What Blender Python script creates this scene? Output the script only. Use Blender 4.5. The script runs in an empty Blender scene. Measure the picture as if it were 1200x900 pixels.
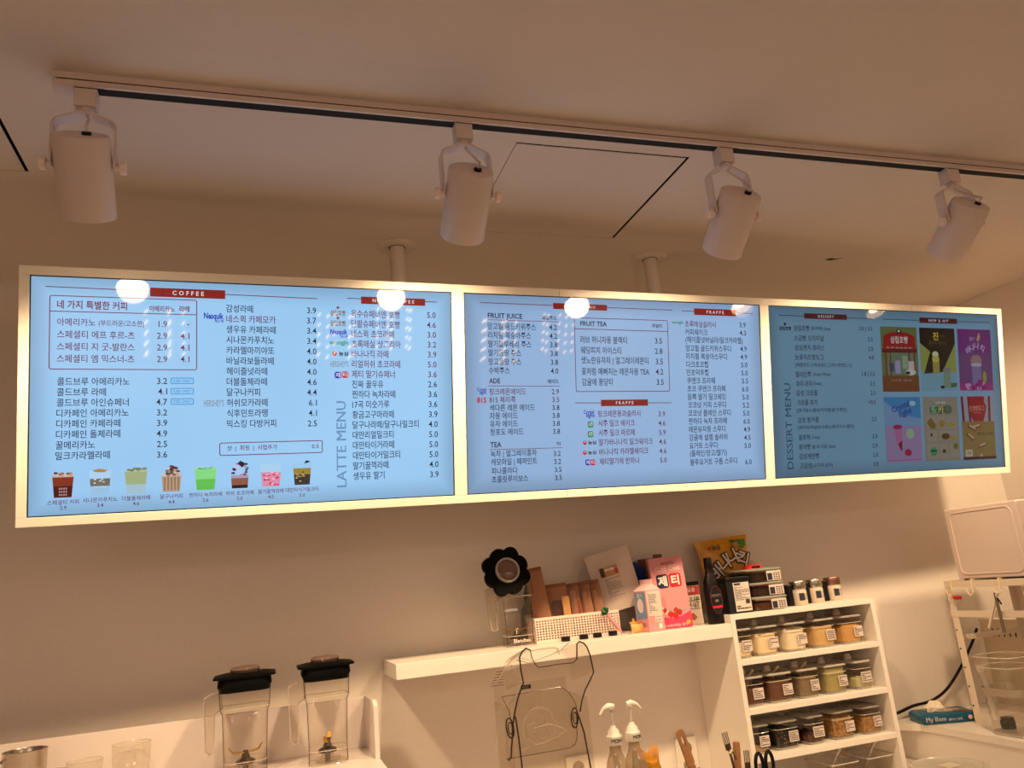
import bpy, bmesh, math, random
from mathutils import Matrix, Vector
random.seed(7)
C = bpy.context.scene.collection
SC = bpy.context.scene

# ------------------------------------------------------------------ camera
cam = bpy.data.cameras.new('camera'); camo = bpy.data.objects.new('camera', cam); C.objects.link(camo)
cam.sensor_fit = 'HORIZONTAL'; cam.sensor_width = 36.0; cam.lens = 914.4 / 1200 * 36.0
cam.clip_start = 0.05
RX = Vector((0.95178718, -0.29248238, -0.09249443)); RY = Vector((-0.01204538, 0.2656548, -0.96399296)); RZ = Vector((0.30652254, 0.91863028, 0.24932377))
m = Matrix((RX, -RY, -RZ)).transposed().to_4x4(); m.translation = Vector((0.5425, -2.1622, 1.5871))
camo.matrix_world = m
SC.camera = camo
SC.cycles.transparent_max_bounces = 32; SC.cycles.sample_clamp_indirect = 6.0
# ------------------------------------------------------------------ world, exposure
w = bpy.data.worlds.new('room_dark'); SC.world = w; w.use_nodes = True
w.node_tree.nodes['Background'].inputs[0].default_value = (0.9, 0.75, 0.62, 1)
w.node_tree.nodes['Background'].inputs[1].default_value = 0.05
SC.view_settings.view_transform = 'Standard'; SC.view_settings.look = 'None'
SC.view_settings.exposure = 0.0; SC.view_settings.gamma = 1.0; SC.view_settings.use_curve_mapping = False
# ------------------------------------------------------------------ unseen fill lights added behind the camera for the room's ambient light
SPOT_W = 46.0; SPOT_COL = (1.0, 0.70, 0.40); FACE_E = 60.0
def area(name, loc, rot, sx, sy, power, col):
    l = bpy.data.lights.new(name, 'AREA'); l.shape = 'RECTANGLE'; l.size = sx; l.size_y = sy; l.energy = power; l.color = col
    o = bpy.data.objects.new(name, l); o.location = loc; o.rotation_euler = rot; C.objects.link(o); return o
area('room_fill_left', (-0.8, -4.2, 2.55), (0, 0, 0), 1.6, 0.6, 33, (1.0, 0.76, 0.62))
area('room_fill_right', (2.6, -3.6, 2.55), (0, 0, 0), 1.2, 0.6, 20, (1.0, 0.76, 0.60))
MENU = [
 [
  ('L', 0.0332, 0.5663, 0.6903, 0.5599, 0.0022, 'maroon'),
  ('B', 0.2695, 0.5498, 0.4512, 0.5731, 'red'),
  ('C', 'COFFEE', 0.3604, 0.5614, 0.0154, 'white', 1, 1.5),
  ('L', 0.7719, 0.5642, 1.0301, 0.5625, 0.0022, 'maroon'),
  ('B', 0.81, 0.5498, 0.9947, 0.5704, 'red'),
  ('C', 'NON-COFFEE', 0.9024, 0.5601, 0.0136, 'white', 1, 1.5),
  ('R', 0.0426, 0.3599, 0.3819, 0.5452, 0.006, 0.0022, 'maroon'),
  ('L', 0.043, 0.505, 0.3818, 0.5056, 0.0022, 'maroon'),
  ('S', '네 가지 특별한 커피', 0.0595, 0.5226, 0.023, 'L', 0.1566, 'maroon', 1, 0),
  ('S', '아메리카노', 0.2677, 0.5187, 0.017, 'L', 0.0606, 'maroon', 1, 0),
  ('S', '라떼', 0.3385, 0.5199, 0.017, 'L', 0.0247, 'maroon', 1, 0),
  ('S', '아메리카노', 0.06, 0.4789, 0.021, 'L', 0.0847, 'purple', 0, 0),
  ('S', '(부드러운/고소한)', 0.1515, 0.477, 0.017, 'L', 0.1044, 'purple', 0, 0),
  ('K', ['스페셜티 에프 후르-츠', '스페셜티 지 굿-발란스', '스페셜티 엠 믹스너-츠'], 0.0603, 0.448, 0.0599, 0.3876, 0.0217, 'L', (0, 0.1739), 'purple', [], 0),
  ('K', ['1.9', '2.9', '2.9', '2.9'], 0.3101, 0.4789, 0.3104, 0.388, 0.0224, 'R', None, 'purple', [], 0),
  ('K', ['-', '4.1', '4.1', '4.1'], 0.3632, 0.4792, 0.3634, 0.3885, 0.0224, 'R', None, 'purple', [], 0),
  ('K', ['콜드브루 아메리카노', '콜드브루 라떼', '콜드브루 아인슈페너', '디카페인 아메리카노', '디카페인 카페라떼', '디카페인 돌체라떼', '꿀메리카노', '밀크카라멜라떼'], 0.0614, 0.3305, 0.0596, 0.1468, 0.022, 'L', (0, 0.1617), 'navy', [], 0),
  ('K', ['3.2', '4.1', '4.7', '3.2', '3.9', '4.9', '2.5', '3.6'], 0.3105, 0.3317, 0.3111, 0.143, 0.0226, 'R', None, 'navy', [], 0),
  ('R', 0.3186, 0.3239, 0.37375, 0.34055, 0.003, 0.0022, 'sky'),
  ('S', 'ICED ONLY', 0.3247, 0.3321, 0.01, 'L', 0.0439, 'sky', 1, 0),
  ('R', 0.3187, 0.29715, 0.3738, 0.3137, 0.003, 0.0022, 'sky'),
  ('S', 'ICED ONLY', 0.3248, 0.3054, 0.01, 'L', 0.0438, 'sky', 1, 0),
  ('R', 0.3187, 0.2701, 0.3738, 0.2867, 0.003, 0.0022, 'sky'),
  ('S', 'ICED ONLY', 0.3248, 0.2785, 0.01, 'L', 0.0439, 'sky', 1, 0),
  ('K', ['감성라떼', '네스퀵 카페모카', '생우유 카페라떼', '시나몬카푸치노', '카라멜마끼야또', '바닐라보들라떼', '헤이즐넛라떼', '더블돌체라떼', '달구나커피', '허쉬모카라떼', '식후민트라땡', '믹스킹 다방커피'], 0.4533, 0.5253, 0.4551, 0.2184, 0.0229, 'L', (11, 0.124), 'navy', [1], 0),
  ('K', ['3.9', '3.7', '3.4', '3.4', '4.0', '4.0', '4.0', '4.6', '4.4', '6.1', '4.1', '2.5'], 0.6866, 0.5265, 0.6866, 0.216, 0.0231, 'R', None, 'navy', [], 0),
  ('S', 'Nesquik', 0.3985, 0.5015, 0.017, 'L', 0.0484, 'blue', 2, 0),
  ('S', '네스퀵', 0.4257, 0.4903, 0.007, 'L', 0.0212, 'blue', 1, 0),
  ('S', "HERSHEY'S", 0.3986, 0.2736, 0.018, 'L', 0.0492, 'grey', 1, 0),
  ('K', ['옥수슈페너엔 호빵', '단팥슈페너엔 호빵', '네스퀵 초코라떼', '초록매실 샹그리아', '바나나킥 라떼', '리얼허쉬 초코라떼', '제티 딸기슈페너', '진짜 꿀우유', '찐하다 녹차라떼', '17곡 미숫가루', '황금고구마라떼', '달구나라떼/달구나밀크티', '대만리얼밀크티', '대만타이거라떼', '대만타이거밀크티', '딸기꿀꺽라떼', '생우유 딸기'], 0.7817, 0.5211, 0.7835, 0.0679, 0.0238, 'L', (11, 0.1875), 'navy', [0, 1, 2, 3, 4, 5, 6], 0),
  ('K', ['5.0', '4.6', '3.0', '3.2', '3.9', '5.0', '3.6', '2.6', '3.6', '3.6', '3.9', '4.0', '5.0', '5.0', '5.0', '4.0', '3.9'], 1.0256, 0.5236, 1.0268, 0.0639, 0.0241, 'R', None, 'navy', [0, 1, 2, 3, 4, 5, 6], 0),
  ('S', '삼립호빵', 0.7247, 0.5218, 0.013, 'L', 0.0421, 'brown', 1, 0),
  ('O', 0.7458, 0.5368, 0.004, 'brown'),
  ('S', '삼립호빵', 0.7244, 0.4927, 0.013, 'L', 0.0421, 'brown', 1, 0),
  ('O', 0.7455, 0.5076, 0.004, 'brown'),
  ('S', 'Nesquik', 0.7242, 0.467, 0.015, 'L', 0.0468, 'blue', 2, 0),
  ('S', '네스퀵', 0.7521, 0.4561, 0.007, 'L', 0.0188, 'blue', 1, 0),
  ('S', 'woongjin', 0.7216, 0.4372, 0.013, 'L', 0.0515, 'green', 1, 0),
  ('O', 0.7353, 0.4082, 0.0065, 'logored'),
  ('S', '농심', 0.747, 0.4079, 0.013, 'L', 0.0258, 'navy', 2, 0),
  ('S', "HERSHEY'S", 0.7235, 0.3792, 0.017, 'L', 0.049, 'grey', 1, 0),
  ('Q', 0.7441, 0.3485, 0.015, 'blue', '제'),
  ('Q', 0.764, 0.3497, 0.015, 'logored', '티'),
  ('S', 'LATTE MENU', 0.7518, 0.0388, 0.038, 'L', None, 'greyblue', 1, 0.2373),
  ('R', 0.4362, 0.1349, 0.7015, 0.16965, 0.006, 0.0022, 'maroon'),
  ('L', 0.6624, 0.1693, 0.6633, 0.1352, 0.0022, 'maroon'),
  ('S', '샷  |  휘핑  |  시럽추가', 0.4551, 0.1534, 0.015, 'L', 0.127, 'purple', 0, 0),
  ('S', '0.5', 0.6725, 0.1535, 0.015, 'L', 0.0182, 'purple', 0, 0),
  ('P', 0, 0.0765, 0.045, 0.1076, 0.0479),
  ('S', '스페셜티 커피', 0.0773, 0.0335, 0.013, 'M', None, 'purple', 0, 0),
  ('S', '2.9', 0.0774, 0.02, 0.013, 'M', None, 'purple', 0, 0),
  ('P', 1, 0.158, 0.0472, 0.1128, 0.0493),
  ('S', '시나몬카푸치노', 0.1585, 0.0356, 0.013, 'M', None, 'purple', 0, 0),
  ('S', '3.4', 0.1586, 0.0219, 0.013, 'M', None, 'purple', 0, 0),
  ('P', 2, 0.2389, 0.0475, 0.1119, 0.0527),
  ('S', '더블돌체라떼', 0.2393, 0.0357, 0.013, 'M', None, 'purple', 0, 0),
  ('S', '4.6', 0.2394, 0.0218, 0.013, 'M', None, 'purple', 0, 0),
  ('P', 3, 0.3212, 0.0478, 0.1154, 0.0502),
  ('S', '달구나커피', 0.3215, 0.0359, 0.013, 'M', None, 'purple', 0, 0),
  ('S', '4.4', 0.3215, 0.0217, 0.013, 'M', None, 'purple', 0, 0),
  ('P', 4, 0.4029, 0.0483, 0.1102, 0.0537),
  ('S', '찐하다 녹차라떼', 0.4029, 0.0362, 0.013, 'M', None, 'purple', 0, 0),
  ('S', '3.6', 0.4029, 0.0219, 0.013, 'M', None, 'purple', 0, 0),
  ('P', 5, 0.4868, 0.0488, 0.1183, 0.0489),
  ('S', '허쉬 초코라떼', 0.4867, 0.0365, 0.013, 'M', None, 'purple', 0, 0),
  ('S', '5.0', 0.4866, 0.022, 0.013, 'M', None, 'purple', 0, 0),
  ('P', 6, 0.5655, 0.0497, 0.111, 0.0545),
  ('S', '딸기꿀꺽라떼', 0.5652, 0.0372, 0.013, 'M', None, 'purple', 0, 0),
  ('S', '4.0', 0.5651, 0.0225, 0.013, 'M', None, 'purple', 0, 0),
  ('P', 7, 0.6463, 0.0506, 0.1127, 0.0492),
  ('S', '대만타이거밀크티', 0.6458, 0.038, 0.013, 'M', None, 'purple', 0, 0),
  ('S', '5.0', 0.6457, 0.0231, 0.013, 'M', None, 'purple', 0, 0),
 ],
 [
  ('L', 1.1619, 0.566, 1.8212, 0.5641, 0.0022, 'maroon'),
  ('B', 1.3978, 0.5545, 1.5825, 0.573, 'red'),
  ('C', 'FRUIT MENU', 1.4901, 0.5638, 0.0122, 'white', 1, 1.5),
  ('S', 'FRUIT JUICE', 1.1851, 0.5258, 0.021, 'L', 0.1104, 'navy', 1, 0),
  ('S', '과일주스', 1.3597, 0.5262, 0.015, 'L', 0.0483, 'navy', 1, 0),
  ('L', 1.1836, 0.5152, 1.4162, 0.5146, 0.0016, 'maroon'),
  ('K', ['망고펄 골드키위주스', '리치펄 복숭아주스', '딸기블루베리 주스', '딸기몽땅 주스', '망고몽땅 주스', '수박주스'], 1.1845, 0.4963, 1.1852, 0.3633, 0.0229, 'L', (0, 0.1542), 'navy', [], 0),
  ('K', ['4.2', '4.2', '3.8', '3.8', '3.8', '4.0'], 1.4086, 0.4972, 1.41, 0.3629, 0.0231, 'R', None, 'navy', [], 0),
  ('S', 'ADE', 1.1851, 0.3326, 0.021, 'L', 0.0348, 'navy', 1, 0),
  ('S', '에이드', 1.3729, 0.3309, 0.015, 'L', 0.0368, 'navy', 1, 0),
  ('L', 1.1821, 0.3177, 1.4136, 0.3162, 0.0016, 'maroon'),
  ('K', ['핑크레몬에이드', '815 체리콕', '색다른 레몬 에이드', '자몽 에이드', '유자 에이드', '청포도 에이드'], 1.1852, 0.3004, 1.1853, 0.1805, 0.0221, 'L', (2, 0.1442), 'navy', [0, 1], 0),
  ('K', ['2.9', '3.5', '3.8', '3.8', '3.8', '3.8'], 1.4103, 0.2995, 1.4107, 0.1784, 0.0223, 'R', None, 'navy', [0, 1], 0),
  ('S', 'Crystal', 1.1474, 0.3056, 0.011, 'L', 0.0291, 'blue', 1, 0),
  ('S', 'light', 1.1551, 0.2968, 0.011, 'L', 0.0212, 'blue', 1, 0),
  ('S', '815', 1.1468, 0.2754, 0.017, 'L', 0.0291, 'logored', 2, 0),
  ('S', 'TEA', 1.1851, 0.1433, 0.022, 'L', 0.0347, 'navy', 1, 0),
  ('S', '티', 1.3989, 0.1407, 0.013, 'L', 0.0113, 'navy', 1, 0),
  ('L', 1.1834, 0.129, 1.417, 0.1283, 0.0016, 'maroon'),
  ('K', ['녹차 | 얼그레이홍차', '캐모마일 | 페퍼민트', '피나콜라다', '초콜릿루이보스'], 1.1858, 0.1149, 1.1877, 0.0412, 0.0221, 'L', (0, 0.1465), 'navy', [], 0),
  ('K', ['3.2', '3.2', '3.5', '3.5'], 1.4108, 0.1111, 1.413, 0.038, 0.0219, 'R', None, 'navy', [], 0),
  ('R', 1.4672, 0.2984, 1.8018, 0.5304, 0.006, 0.0022, 'maroon'),
  ('L', 1.4682, 0.4949, 1.8012, 0.4936, 0.0022, 'maroon'),
  ('S', 'FRUIT TEA', 1.4885, 0.5119, 0.021, 'L', 0.0919, 'navy', 1, 0),
  ('S', '과일티', 1.7414, 0.5111, 0.014, 'L', 0.0379, 'navy', 1, 0),
  ('K', ['러브 허니자몽 블랙티', '웨딩피치 아이스티', '샛노란유자차 | 얼그레이레몬티', '꽃처럼 예뻐지는 레몬자몽 TEA', '감귤에 퐁당티'], 1.487, 0.4617, 1.4889, 0.3291, 0.0252, 'L', (0, 0.1629), 'navy', [], 0),
  ('K', ['3.5', '2.8', '3.5', '4.2', '3.5'], 1.7781, 0.4622, 1.7794, 0.3288, 0.0253, 'R', None, 'navy', [], 0),
  ('L', 1.4638, 0.2645, 1.8063, 0.2619, 0.0022, 'maroon'),
  ('B', 1.5519, 0.2535, 1.7187, 0.2735, 'red'),
  ('C', 'FRAPPE', 1.6353, 0.2635, 0.0132, 'white', 1, 1.5),
  ('K', ['핑크레몬용과슬러시', '서주 밀크 쉐이크', '서주 밀크 파르페', '딸기바나나킥 밀크쉐이크', '바나나킥 카라멜쉐이크', '제티딸기에 반하나'], 1.5402, 0.2297, 1.5414, 0.0814, 0.0231, 'L', (3, 0.1906), 'navy', [0, 1, 2, 3, 4, 5], 0),
  ('K', ['3.9', '4.6', '5.9', '4.6', '4.6', '5.0'], 1.7806, 0.2264, 1.7813, 0.0784, 0.0231, 'R', None, 'navy', [0, 1, 2, 3, 4, 5], 0),
  ('S', 'Crystal', 1.4919, 0.2344, 0.013, 'L', 0.0351, 'blue', 1, 0),
  ('S', 'light', 1.5004, 0.2237, 0.013, 'L', 0.0293, 'blue', 1, 0),
  ('G', 1.5142, 0.197, 0.016, 'green', '서주'),
  ('G', 1.5133, 0.1672, 0.016, 'green', '서주'),
  ('O', 1.4929, 0.1413, 0.0065, 'logored'),
  ('S', '농심', 1.5037, 0.1411, 0.012, 'L', 0.0278, 'navy', 2, 0),
  ('O', 1.492, 0.1106, 0.0065, 'logored'),
  ('S', '농심', 1.5028, 0.1103, 0.012, 'L', 0.0278, 'navy', 2, 0),
  ('Q', 1.5019, 0.0806, 0.015, 'blue', '제'),
  ('Q', 1.5194, 0.08, 0.015, 'logored', '티'),
  ('L', 1.8566, 0.563, 2.1357, 0.5625, 0.0022, 'maroon'),
  ('B', 1.9027, 0.5511, 2.0673, 0.5729, 'red'),
  ('C', 'FRAPPE', 1.985, 0.562, 0.0144, 'white', 1, 1.5),
  ('S', 'woongjin', 1.8164, 0.5233, 0.011, 'L', 0.0435, 'green', 1, 0),
  ('K', ['초록매실슬러시', '커피쉐이크', '(헤이즐넛바닐라/밀크카라멜)', '망고펄 골드키위스무디', '리치펄 복숭아스무디', '다크초코칩', '민초덕후칩', '쿠앤크 프라페', '초코 쿠앤크 프라페', '듬뿍 딸기 밀크쉐킷', '코코넛 커피 스무디', '코코넛 플레인 스무디', '찐하다 녹차 프라페', '레몬유자몽 스무디', '감귤에 설렘 슬러쉬', '요거트 스무디', '(플레인/망고/딸기)', '블루요거트 구름 스무디'], 1.8663, 0.5204, 1.8682, 0.0677, 0.0234, 'L', (17, 0.1814), 'navy', [0], 0),
  ('K', ['3.9', '4.3', '', '4.9', '4.9', '5.0', '5.0', '5.5', '6.0', '5.0', '5.2', '5.0', '6.0', '4.9', '4.5', '5.0', '', '6.0'], 2.105, 0.5222, 2.1076, 0.0615, 0.0238, 'R', None, 'navy', [], 0),
 ],
 [
  ('L', 2.2417, 0.5604, 2.6572, 0.5593, 0.0022, 'navy'),
  ('B', 2.3514, 0.5519, 2.5405, 0.5706, 'darkred'),
  ('C', 'DESSERT', 2.446, 0.5612, 0.0123, 'white', 1, 1.5),
  ('L', 2.7052, 0.5594, 3.2456, 0.5612, 0.0022, 'navy'),
  ('B', 2.8827, 0.5509, 3.0721, 0.5708, 'darkred'),
  ('C', 'NEW & HIT', 2.9774, 0.5608, 0.0131, 'white', 1, 1.5),
  ('S', '삼립호빵', 2.3046, 0.5175, 0.022, 'L', 0.068, 'navy', 0, 0),
  ('S', '소금빵 오리지널', 2.3046, 0.4826, 0.022, 'L', 0.1278, 'navy', 0, 0),
  ('S', '삼십센치 츄러스', 2.3058, 0.4499, 0.022, 'L', 0.1285, 'navy', 0, 0),
  ('S', '눈꽃치즈핫도그', 2.3048, 0.4163, 0.022, 'L', 0.1238, 'navy', 0, 0),
  ('S', '델리만주', 2.3045, 0.3558, 0.022, 'L', 0.0668, 'navy', 0, 0),
  ('S', '호두과자', 2.3047, 0.3235, 0.022, 'L', 0.0703, 'navy', 0, 0),
  ('S', '감성 크로플', 2.3037, 0.2913, 0.022, 'L', 0.0918, 'navy', 0, 0),
  ('S', '크로플 추가', 2.3056, 0.2579, 0.022, 'L', 0.0881, 'navy', 0, 0),
  ('S', '감성 뚱카롱', 2.3054, 0.1975, 0.022, 'L', 0.0905, 'navy', 0, 0),
  ('S', '꿀호떡', 2.3058, 0.1372, 0.022, 'L', 0.0481, 'navy', 0, 0),
  ('S', '붕어빵', 2.3055, 0.1044, 0.022, 'L', 0.0495, 'navy', 0, 0),
  ('S', '감성계란빵', 2.3049, 0.0722, 0.022, 'L', 0.0859, 'navy', 0, 0),
  ('S', '고감성', 2.3061, 0.04, 0.022, 'L', 0.0498, 'navy', 0, 0),
  ('S', '팥/야채 (3ea)', 2.3799, 0.5172, 0.015, 'L', 0.0846, 'navy', 0, 0),
  ('S', '[매콤핫도그/마요핫도그/허니면핫도그]', 2.3051, 0.3881, 0.015, 'L', 0.2458, 'navy', 0, 0),
  ('S', '(5ea/10ea)', 2.3786, 0.3551, 0.015, 'L', 0.0767, 'navy', 0, 0),
  ('S', '(5ea)', 2.3787, 0.3229, 0.015, 'L', 0.0353, 'navy', 0, 0),
  ('S', '[생크림/누텔라/카라멜/딸기/콕닫]', 2.3041, 0.2299, 0.015, 'L', 0.2161, 'navy', 0, 0),
  ('S', '[돼지바/바닐라/오레오/황치즈/누텔라]', 2.3047, 0.1707, 0.015, 'L', 0.2445, 'navy', 0, 0),
  ('S', '(1ea)', 2.3612, 0.1353, 0.015, 'L', 0.035, 'navy', 0, 0),
  ('S', '팥/슈크림 (3ea)', 2.3613, 0.1028, 0.015, 'L', 0.1021, 'navy', 0, 0),
  ('S', '(고구마,감자)', 2.3596, 0.038, 0.015, 'L', 0.0888, 'navy', 0, 0),
  ('S', '3.0 | 3.5', 2.6548, 0.5206, 0.021, 'R', None, 'navy', 0, 0),
  ('S', '2.5', 2.6545, 0.4842, 0.021, 'R', None, 'navy', 0, 0),
  ('S', '2.5', 2.6544, 0.4497, 0.021, 'R', None, 'navy', 0, 0),
  ('S', '4.0', 2.6564, 0.418, 0.021, 'R', None, 'navy', 0, 0),
  ('S', '1.8 | 3.5', 2.6565, 0.3561, 0.021, 'R', None, 'navy', 0, 0),
  ('S', '2.5', 2.6557, 0.323, 0.021, 'R', None, 'navy', 0, 0),
  ('S', '2.5', 2.6556, 0.2899, 0.021, 'R', None, 'navy', 0, 0),
  ('S', '+0.5', 2.6543, 0.2566, 0.021, 'R', None, 'navy', 0, 0),
  ('S', '2.5', 2.6545, 0.1956, 0.021, 'R', None, 'navy', 0, 0),
  ('S', '2.0', 2.6547, 0.1342, 0.021, 'R', None, 'navy', 0, 0),
  ('S', '2.9', 2.6534, 0.1005, 0.021, 'R', None, 'navy', 0, 0),
  ('S', '2.0', 2.6537, 0.0678, 0.021, 'R', None, 'navy', 0, 0),
  ('S', '3.0', 2.6532, 0.0348, 0.021, 'R', None, 'navy', 0, 0),
  ('S', '삼립호빵', 2.243, 0.5151, 0.015, 'L', 0.0506, 'navy', 2, 0),
  ('O', 2.2679, 0.5302, 0.005, 'navy'),
  ('S', 'DESSERT MENU', 2.2667, 0.0298, 0.036, 'L', None, 'slate', 1, 0.2955),
  ('I', 0, 2.6916, 0.2937, 2.8658, 0.5326),
  ('I', 1, 2.8784, 0.2958, 3.0548, 0.5327),
  ('I', 2, 3.069, 0.2966, 3.2433, 0.5324),
  ('I', 3, 2.6918, 0.0373, 2.865, 0.274),
  ('I', 4, 2.8785, 0.035, 3.0521, 0.2734),
  ('I', 5, 3.0685, 0.0339, 3.2378, 0.2744),
 ],
]
# ------------------------------------------------------------------ materials
def lin(c):
    return tuple(((x/255/12.92) if x/255 <= 0.04045 else ((x/255+0.055)/1.055)**2.4) for x in c) + (1,)
MATS = {}
def mat(name, rgb, rough=0.5, metal=0.0, emis=None, estr=0.0, bump=0.0, bscale=60, mottled=0.0, spec=0.5, sub=0.0):
    if name in MATS: return MATS[name]
    mt = bpy.data.materials.new(name); mt.use_nodes = True; nt = mt.node_tree; b = nt.nodes['Principled BSDF']
    b.inputs['Base Color'].default_value = lin(rgb); b.inputs['Roughness'].default_value = rough
    b.inputs['Metallic'].default_value = metal; b.inputs['Specular IOR Level'].default_value = spec
    if emis: b.inputs['Emission Color'].default_value = lin(emis); b.inputs['Emission Strength'].default_value = estr
    if sub: b.inputs['Subsurface Weight'].default_value = sub; b.inputs['Subsurface Radius'].default_value = (.01, .006, .004)
    if bump or mottled:
        tc = nt.nodes.new('ShaderNodeTexCoord'); n = nt.nodes.new('ShaderNodeTexNoise'); n.inputs['Scale'].default_value = bscale; n.inputs['Detail'].default_value = 4
        nt.links.new(tc.outputs['Object'], n.inputs['Vector'])
        if bump:
            bp = nt.nodes.new('ShaderNodeBump'); bp.inputs['Strength'].default_value = bump; bp.inputs['Distance'].default_value = 0.002
            nt.links.new(n.outputs['Fac'], bp.inputs['Height']); nt.links.new(bp.outputs['Normal'], b.inputs['Normal'])
        if mottled:
            mx = nt.nodes.new('ShaderNodeMix'); mx.data_type = 'RGBA'; mx.inputs['A'].default_value = lin(rgb)
            mx.inputs['B'].default_value = lin(tuple(max(0, x*(1-mottled)) for x in rgb))
            nt.links.new(n.outputs['Fac'], mx.inputs['Factor']); nt.links.new(mx.outputs['Result'], b.inputs['Base Color'])
    MATS[name] = mt; return mt
def clear(name, tint=(250, 248, 244), edge=0.5, base=0.05, rough=0.05, haze=0.0, hazec=(230, 225, 215)):
    if name in MATS: return MATS[name]
    mt = bpy.data.materials.new(name); mt.use_nodes = True; nt = mt.node_tree; nt.nodes.clear()
    out = nt.nodes.new('ShaderNodeOutputMaterial'); tr = nt.nodes.new('ShaderNodeBsdfTransparent'); tr.inputs[0].default_value = lin(tint)
    gl = nt.nodes.new('ShaderNodeBsdfGlossy'); gl.inputs['Roughness'].default_value = rough
    lw = nt.nodes.new('ShaderNodeLayerWeight'); lw.inputs[0].default_value = 0.5          # symmetric facing term: thin sheet reflectance
    pw = nt.nodes.new('ShaderNodeMath'); pw.operation = 'POWER'; pw.inputs[1].default_value = 4.0; nt.links.new(lw.outputs['Facing'], pw.inputs[0])
    fr = nt.nodes.new('ShaderNodeMath'); fr.operation = 'MULTIPLY_ADD'; fr.inputs[1].default_value = edge; fr.inputs[2].default_value = base; nt.links.new(pw.outputs[0], fr.inputs[0])
    mx = nt.nodes.new('ShaderNodeMixShader'); nt.links.new(fr.outputs[0], mx.inputs[0])
    src = tr
    if haze:
        df = nt.nodes.new('ShaderNodeBsdfDiffuse'); df.inputs[0].default_value = lin(hazec); m2 = nt.nodes.new('ShaderNodeMixShader'); m2.inputs[0].default_value = haze
        nt.links.new(tr.outputs[0], m2.inputs[1]); nt.links.new(df.outputs[0], m2.inputs[2]); src = m2
    nt.links.new(src.outputs[0], mx.inputs[1]); nt.links.new(gl.outputs[0], mx.inputs[2]); nt.links.new(mx.outputs[0], out.inputs[0])
    MATS[name] = mt; return mt
WALL = mat('wall_paint', (236, 226, 217), 0.9, bump=0.15, bscale=90, mottled=0.03)
CEIL = mat('ceiling_paint', (226, 214, 204), 0.9, bump=0.12, bscale=70, mottled=0.03)
FLOOR = mat('floor_tile', (176, 162, 148), 0.6, mottled=0.2, bscale=3)
WHITEL = mat('white_laminate', (240, 232, 222), 0.4, bump=0.03)
FRAMEM = mat('frame_white', (240, 230, 218), 0.38, bump=0.03)
LAMPW = mat('lamp_white_enamel', (222, 206, 200), 0.45)
KNOBW = mat('knob_plastic', (245, 225, 215), 0.4)
BLACK = mat('black_plastic', (9, 8, 8), 0.4, spec=.3)
SLOT = mat('black_slot', (6, 6, 6), 0.8)
DARKSHADE = mat('ceiling_shade_black', (8, 6, 5), 1.0, spec=0)  # flat black painting the darkness above the ceiling and in its gaps
SOLIDW = mat('white_acrylic_sheet', (238, 226, 220), 0.35)
STEEL = mat('brushed_steel', (190, 180, 168), 0.25, metal=1.0)
CHROME = mat('dark_chrome', (120, 105, 90), 0.2, metal=1.0)
KRAFT = mat('kraft_paper', (176, 124, 92), 0.75, bump=0.4, bscale=40, mottled=0.12)
KRAFTD = mat('kraft_paper_dark', (140, 90, 62), 0.75, bump=0.4, bscale=40)
WOOD = mat('beech_wood', (196, 140, 92), 0.5, mottled=0.25, bscale=30)
PAPERW = mat('label_paper', (216, 202, 192), 0.7)
INK = mat('label_ink', (60, 52, 60), 0.7)
INKB = mat('label_navy_block', (36, 34, 52), 0.6)
CREAMRACK = mat('cream_powder_coated_steel', (236, 220, 200), 0.4)
PINK = mat('carton_pink', (224, 148, 152), 0.5)
PINKD = mat('carton_magenta', (226, 60, 100), 0.5)
PINKL = mat('carton_pale_pink', (246, 200, 200), 0.5)
REDM = mat('print_red', (196, 30, 40), 0.5)
NAVYM = mat('print_navy', (28, 30, 70), 0.5)
BLUEM = mat('print_blue', (40, 90, 170), 0.4)
YEL = mat('snack_bag_yellow_film', (236, 168, 30), 0.3, bump=0.5, bscale=18, mottled=0.15)
GREENM = mat('print_green', (80, 130, 50), 0.45)
WHITEM = mat('print_white', (232, 224, 216), 0.5)
TEAL = mat('tissue_pack_teal_film', (0, 92, 128), 0.3, bump=0.4, bscale=40, mottled=0.2)
GOLDM = mat('brass_blade', (196, 150, 60), 0.3, metal=1.0)
GREYP = mat('grey_print', (120, 115, 120), 0.6)
CL = clear('clear_plastic'); CLT = clear('clear_plastic_thick', (248, 245, 240), 0.6, haze=0.05)
CLH = clear('frosted_plastic', (225, 222, 215), 0.5, rough=0.2, haze=0.45, hazec=(222, 216, 205)); CLD = clear('smoked_plastic', (214, 200, 186), 0.5)
CLR = clear('rim_glint_haze', (235, 230, 222), 0.6, haze=0.42, hazec=(255, 248, 238))  # whitish haze paints bright edge highlights into the plastic
EDGE = mat('acrylic_dark_edge', (52, 38, 34), 0.2)

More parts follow.
